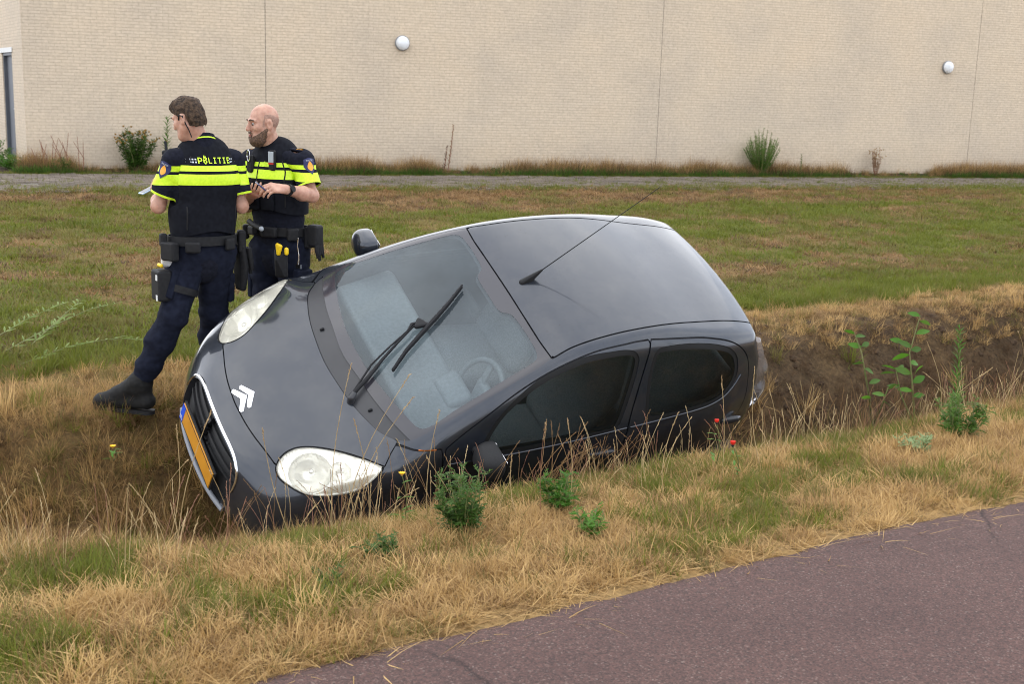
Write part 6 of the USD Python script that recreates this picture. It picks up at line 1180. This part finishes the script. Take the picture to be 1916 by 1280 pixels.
bushy('leafy_weed', 'small feathery green weed on the verge below the near headlamp tip', 'weed', np.array([-0.465, 4.3239, -0.0709]), .13, .18, 9, .055, m_leaf, 304, low=.0)
bushy('leafy_weed', 'flattest green weed, lying in the straw below the near headlamp', 'weed', np.array([-0.6058, 4.0164, -0.0426]), .07, .20, 7, .055, m_leaf, 305, low=.0)
bushy('leafy_weed', 'dark green bushy weed at the ditch edge on the right', 'weed', np.array([2.3682, 6.2515, -0.0619]), .30, .30, 16, .060, m_leaf, 306)
bushy('leafy_weed', 'blue green low weed left of the dark bushy one on the right', 'weed', np.array([2.0491, 5.8997, -0.0487]), .13, .26, 8, .060, m_leafp, 307, low=.0)
flower_stem('yellow_flower', 'yellow flower on a leafy stem beside the near headlamp tip', np.array([-0.4334, 4.8426, -0.122]), np.array([-0.4052, 4.5, 0.2097]), m_yflower, .017, 311)
flower_stem('yellow_flower', 'yellow flower in the brown grass left of the number plate', np.array([-2.2592, 6.7431, -0.4742]), np.array([-1.9771, 5.9, -0.1419]), m_yflower, .020, 312)
flower_stem('yellow_flower', 'tiny yellow flower on the lawn between the two officers', np.array([-2.4146, 10.3575, -0.2127]), np.array([-2.0038, 8.6, 0.1766]), m_yflower, .020, 313)
flower_stem('poppy', 'red poppy before the rear door handle', np.array([0.9962, 5.7142, -0.1071]), np.array([0.8963, 5.15, 0.2786]), m_rflower, .020, 314, 1.1)
flower_stem('poppy', 'red poppy low before the rear wheel of the car', np.array([1.0613, 5.5021, -0.0776]), np.array([0.9627, 5.1, 0.1944]), m_rflower, .024, 315, 1.1)
# broad leaved saplings by the ditch: every leaf a part
def sapling(label, base, stems, seed):
    g = np.random.default_rng(seed); t_ = thing('sapling', label, 'sapling')
    for P, lv in stems:
        P = np.asarray(P); obj('stem', tube(np.vstack([base, P]), np.linspace(.006, .0025, len(P) + 1), 6), m_stem, t_, smooth=True)
        for c, az, el, L in lv: obj('leaf', place(leaf_mesh(L * .82, L * .36, .25), np.asarray(c), (math.cos(az) * math.cos(el), math.sin(az) * math.cos(el), math.sin(el)), g.choice([-1, 1]) * g.uniform(.5, 1.2)), m_leafb if g.uniform() < .5 else m_leaf, t_)
sapling('broad leaved sapling with pale stems, left of the other one over the ditch', np.array([2.9444, 9.6608, -0.9189]), [([np.array([1.9479, 6.5, 0.1009]), np.array([1.887, 6.5, 0.3366]), np.array([1.8372, 6.5, 0.4467])], [(np.array([1.8844, 6.5, 0.366]), 2.9, .25, .09), (np.array([1.8839, 6.5, 0.3718]), .5, .3, .085), (np.array([1.8437, 6.5, 0.4381]), 2.8, .4, .075), (np.array([1.9119, 6.5, 0.2487]), .3, -.3, .09), (np.array([1.9035, 6.5, 0.278]), 3.2, .1, .08), (np.array([1.9422, 6.5, 0.1664]), .2, .4, .09), (np.array([1.8449, 6.5, 0.4235]), .2, .2, .08), (np.array([1.9608, 6.5, 0.0863]), 3.3, .2, .08), (np.array([1.9799, 6.45, 0.2326]), .1, .3, .10)]),
    ([np.array([2.0228, 6.5, 0.0433]), np.array([2.0482, 6.5, 0.1488])], [(np.array([2.0432, 6.5, 0.1397]), .4, .4, .09), (np.array([2.0348, 6.5, 0.1036]), 3.4, .3, .09), (np.array([2.0264, 6.5, 0.0674]), 5.2, .1, .08)])], 321)
sapling('taller broad leaved sapling with bright leaves over the dark soil bank', np.array([2.3254, 6.8269, -0.1577]), [([np.array([2.2498, 6.7, 0.0916]), np.array([2.2119, 6.7, 0.3044]), np.array([2.2511, 6.7, 0.517])], [(np.array([2.2516, 6.7, 0.511]), 2.6, .3, .09), (np.array([2.251, 6.7, 0.487]), .4, -.2, .09), (np.array([2.2375, 6.7, 0.4112]), .2, .35, .11), (np.array([2.2209, 6.7, 0.335]), 3.4, .5, .11), (np.array([2.2164, 6.7, 0.3197]), .3, .1, .10), (np.array([2.213, 6.7, 0.2923]), 2.9, -.2, .12), (np.array([2.2206, 6.7, 0.2438]), .6, .0, .11), (np.array([2.2322, 6.7, 0.1831]), 3.3, .4, .12), (np.array([2.2428, 6.7, 0.1344]), .3, .4, .12), (np.array([2.2504, 6.7, 0.0854]), 3.0, .2, .10), (np.array([2.2362, 6.65, 0.1946]), 1.0, .5, .11), (np.array([2.1707, 6.7, 0.3638]), 2.8, .2, .09), (np.array([2.2533, 6.7, 0.0547]), .2, .2, .10)]),
    ([np.array([2.187, 6.7, 0.0588]), np.array([2.1431, 6.7, 0.2109])], [(np.array([2.1467, 6.7, 0.2049]), 2.7, .4, .10), (np.array([2.151, 6.7, 0.1897]), .6, .5, .10), (np.array([2.1768, 6.7, 0.1047]), 3.3, .3, .09)])], 322)
# bright green spike, willow shoots, wall plants
def spike(name, label, base, tip, n, L, mat, seed, w=.007, stem=None):
    base, tip = np.asarray(base, float), np.asarray(tip, float); g = np.random.default_rng(seed); t_ = thing(name, label, 'plant'); obj('stem', tube([base, (base + tip) / 2 + [.01, 0, 0], tip], np.array([.005, .004, .002]) * max(1, 2.4 * (base[1] > 15)), 6), stem or m_stem, t_, smooth=True); ls = []
    for i in range(n): s = (i + .5) / n * .86 + .14; p = base + s * (tip - base); az = i * 2.4; l = L * (1.1 - .55 * s); ls.append(place(leaf_mesh(l, w, .15), p, (math.cos(az) * .75, math.sin(az) * .75, .75), g.normal(0, .3)))
    obj('foliage', cat_mesh(ls), mat, t_, kind='stuff')
spike('green_spike', 'upright bright green leafy spike right of the saplings', np.array([2.5399, 6.7877, -0.1087]), np.array([2.4388, 6.6, 0.4756]), 90, .075, m_leafb, 331)
def shoots(label, paths, mat, seed):
    g = np.random.default_rng(seed); t_ = thing('willow_shoot', label, 'branch')
    for P in paths:
        P = np.asarray(P); q = np.linspace(0, 1, 14); Q = np.stack([np.interp(q, np.linspace(0, 1, len(P)), P[:, c]) for c in range(3)], 1); obj('twig', tube(Q, np.linspace(.004, .0015, 14), 5), m_stem, t_, smooth=True); d = np.gradient(Q, axis=0)
        for i in range(1, 14):
            for s in (-1, 1): a = d[i] / np.linalg.norm(d[i]); sd_ = np.cross(a, [0, 0, 1.]); obj('leaf', place(leaf_mesh(g.uniform(.06, .10), .015, .15), Q[i], a * .8 + sd_ * s * .6 + np.array([0, 0, g.uniform(0, .45)]), g.normal(0, .6)), mat, t_)
def lift(p, h): p = np.array(p, float); p[2] += h; return p
shoots('low willow shoots with pale narrow leaves sprawling over the far bank on the left', [[lift(np.array([-3.442, 8.1109, -0.1975]), .03), lift(np.array([-3.3447, 8.6692, -0.2039]), .10), lift(np.array([-3.2696, 9.3525, -0.1957]), .12), lift(np.array([-3.1749, 9.8121, -0.1991]), .10)], [lift(np.array([-3.2012, 7.8227, -0.2069]), .03), lift(np.array([-2.9865, 8.1021, -0.1963]), .09), lift(np.array([-2.7885, 8.3818, -0.2049]), .10), lift(np.array([-2.6304, 8.5767, -0.2022]), .06)], [lift(np.array([-3.6553, 8.582, -0.1959]), .05), lift(np.array([-3.5659, 8.9418, -0.1929]), .12), lift(np.array([-3.4987, 9.4132, -0.1886]), .14)], [lift(np.array([-3.3412, 8.3633, -0.1991]), .04), lift(np.array([-3.2744, 8.6875, -0.2055]), .16), lift(np.array([-3.3095, 9.2294, -0.199]), .20)]], m_leafp2, 341)
def wl(a, b): xx, yy = wxy(a, b); return np.array([xx, yy, float(height(np.array([xx]), np.array([yy]))[0]) - .01])
bushy('ragwort_bush', 'tall leafy bush with yellow and faded flower heads against the wall, left of the officers', 'bush', wl(1.95, 26.62), 1.02, .95, 22, .13, m_leaf, 351, 3, m_oldfl, .8, fl_n=60, fl_r=.045)
bushy('broom_bush', 'bright green upright broom bush against the wall on the right', 'bush', wl(16.93, 26.62), 1.22, 1.0, 80, .065, m_leafb, 352, 0, None, .75, low=.25)
bushy('dark_bush', 'small dark green bush at the foot of the wall near its left corner', 'bush', wl(.50, 26.50), .36, .60, 14, .08, m_leaf, 353, 3)
bushy('dry_plant', 'dry brown plant with a bushy top before the wall joint on the right', 'plant', wl(20.42, 26.7), .78, .36, 14, .05, m_tan, 354, 2, m_oldfl, .5, m_redstem, .35, 36, .03)
spike('reed_stem', 'tall thin green grass stem at the wall behind the first officer', wl(2.55, 26.7), wl(2.55, 26.7) + np.array([.05, 0, 1.12]), 60, .20, m_leafb, 355, .022)
spike('tall_weed', 'tall leaning withered weed standing alone against the wall above the car', wl(8.72, 26.7), wl(8.84, 26.7) + np.array([.0, 0, 1.08]), 60, .09, m_tan, 356, .018, m_redstem)
spike('tall_weed', 'shorter withered weed at the foot of the tall leaning one', wl(8.62, 26.7), wl(8.70, 26.7) + np.array([.0, 0, .62]), 40, .08, m_dead, 357, .018, m_redstem)
spike('reed_stem', 'short green stem at the wall just right of the broom bush', wl(18.05, 26.6), wl(18.05, 26.6) + np.array([0, 0, .55]), 36, .10, m_leaf, 358, .012)
t_ = thing('dry_stalks', 'sheaf of bare reddish stalks at the wall beside its left corner', 'stalks'); g = np.random.default_rng(359)
for i in range(16): b = wl(g.uniform(.05, 1.0), g.uniform(26.45, 26.8)); obj('stalk', tube([b, b + [g.normal(-.03, .05), 0, .3], b + [g.normal(-.08, .10), 0, g.uniform(.45, .78)]], [.010, .008, .005], 5), m_redstem, t_, smooth=True)
for a_, s_ in ((-.35, 361), (.9, 362)):
    q = np.array(ret(-a_ + .9 if a_ > 0 else .6, .35, 0)); q[2] = float(height(q[:1], q[1:2])[0]); bushy('corner_weed', 'green weed clump at the foot of the end wall by the door' if a_ < 0 else 'green weed at the outer corner of the end wall', 'weed', q, .34, .7, 14, .10, m_leafb, s_, 2, low=0.)
q = np.array(ret(1.9, .4, 0)); q[2] = float(height(q[:1], q[1:2])[0]); bushy('corner_weed', 'tall green weed in front of the grey door at the left edge', 'weed', q, .55, .9, 16, .12, m_leafb, 363, 2, low=0.)
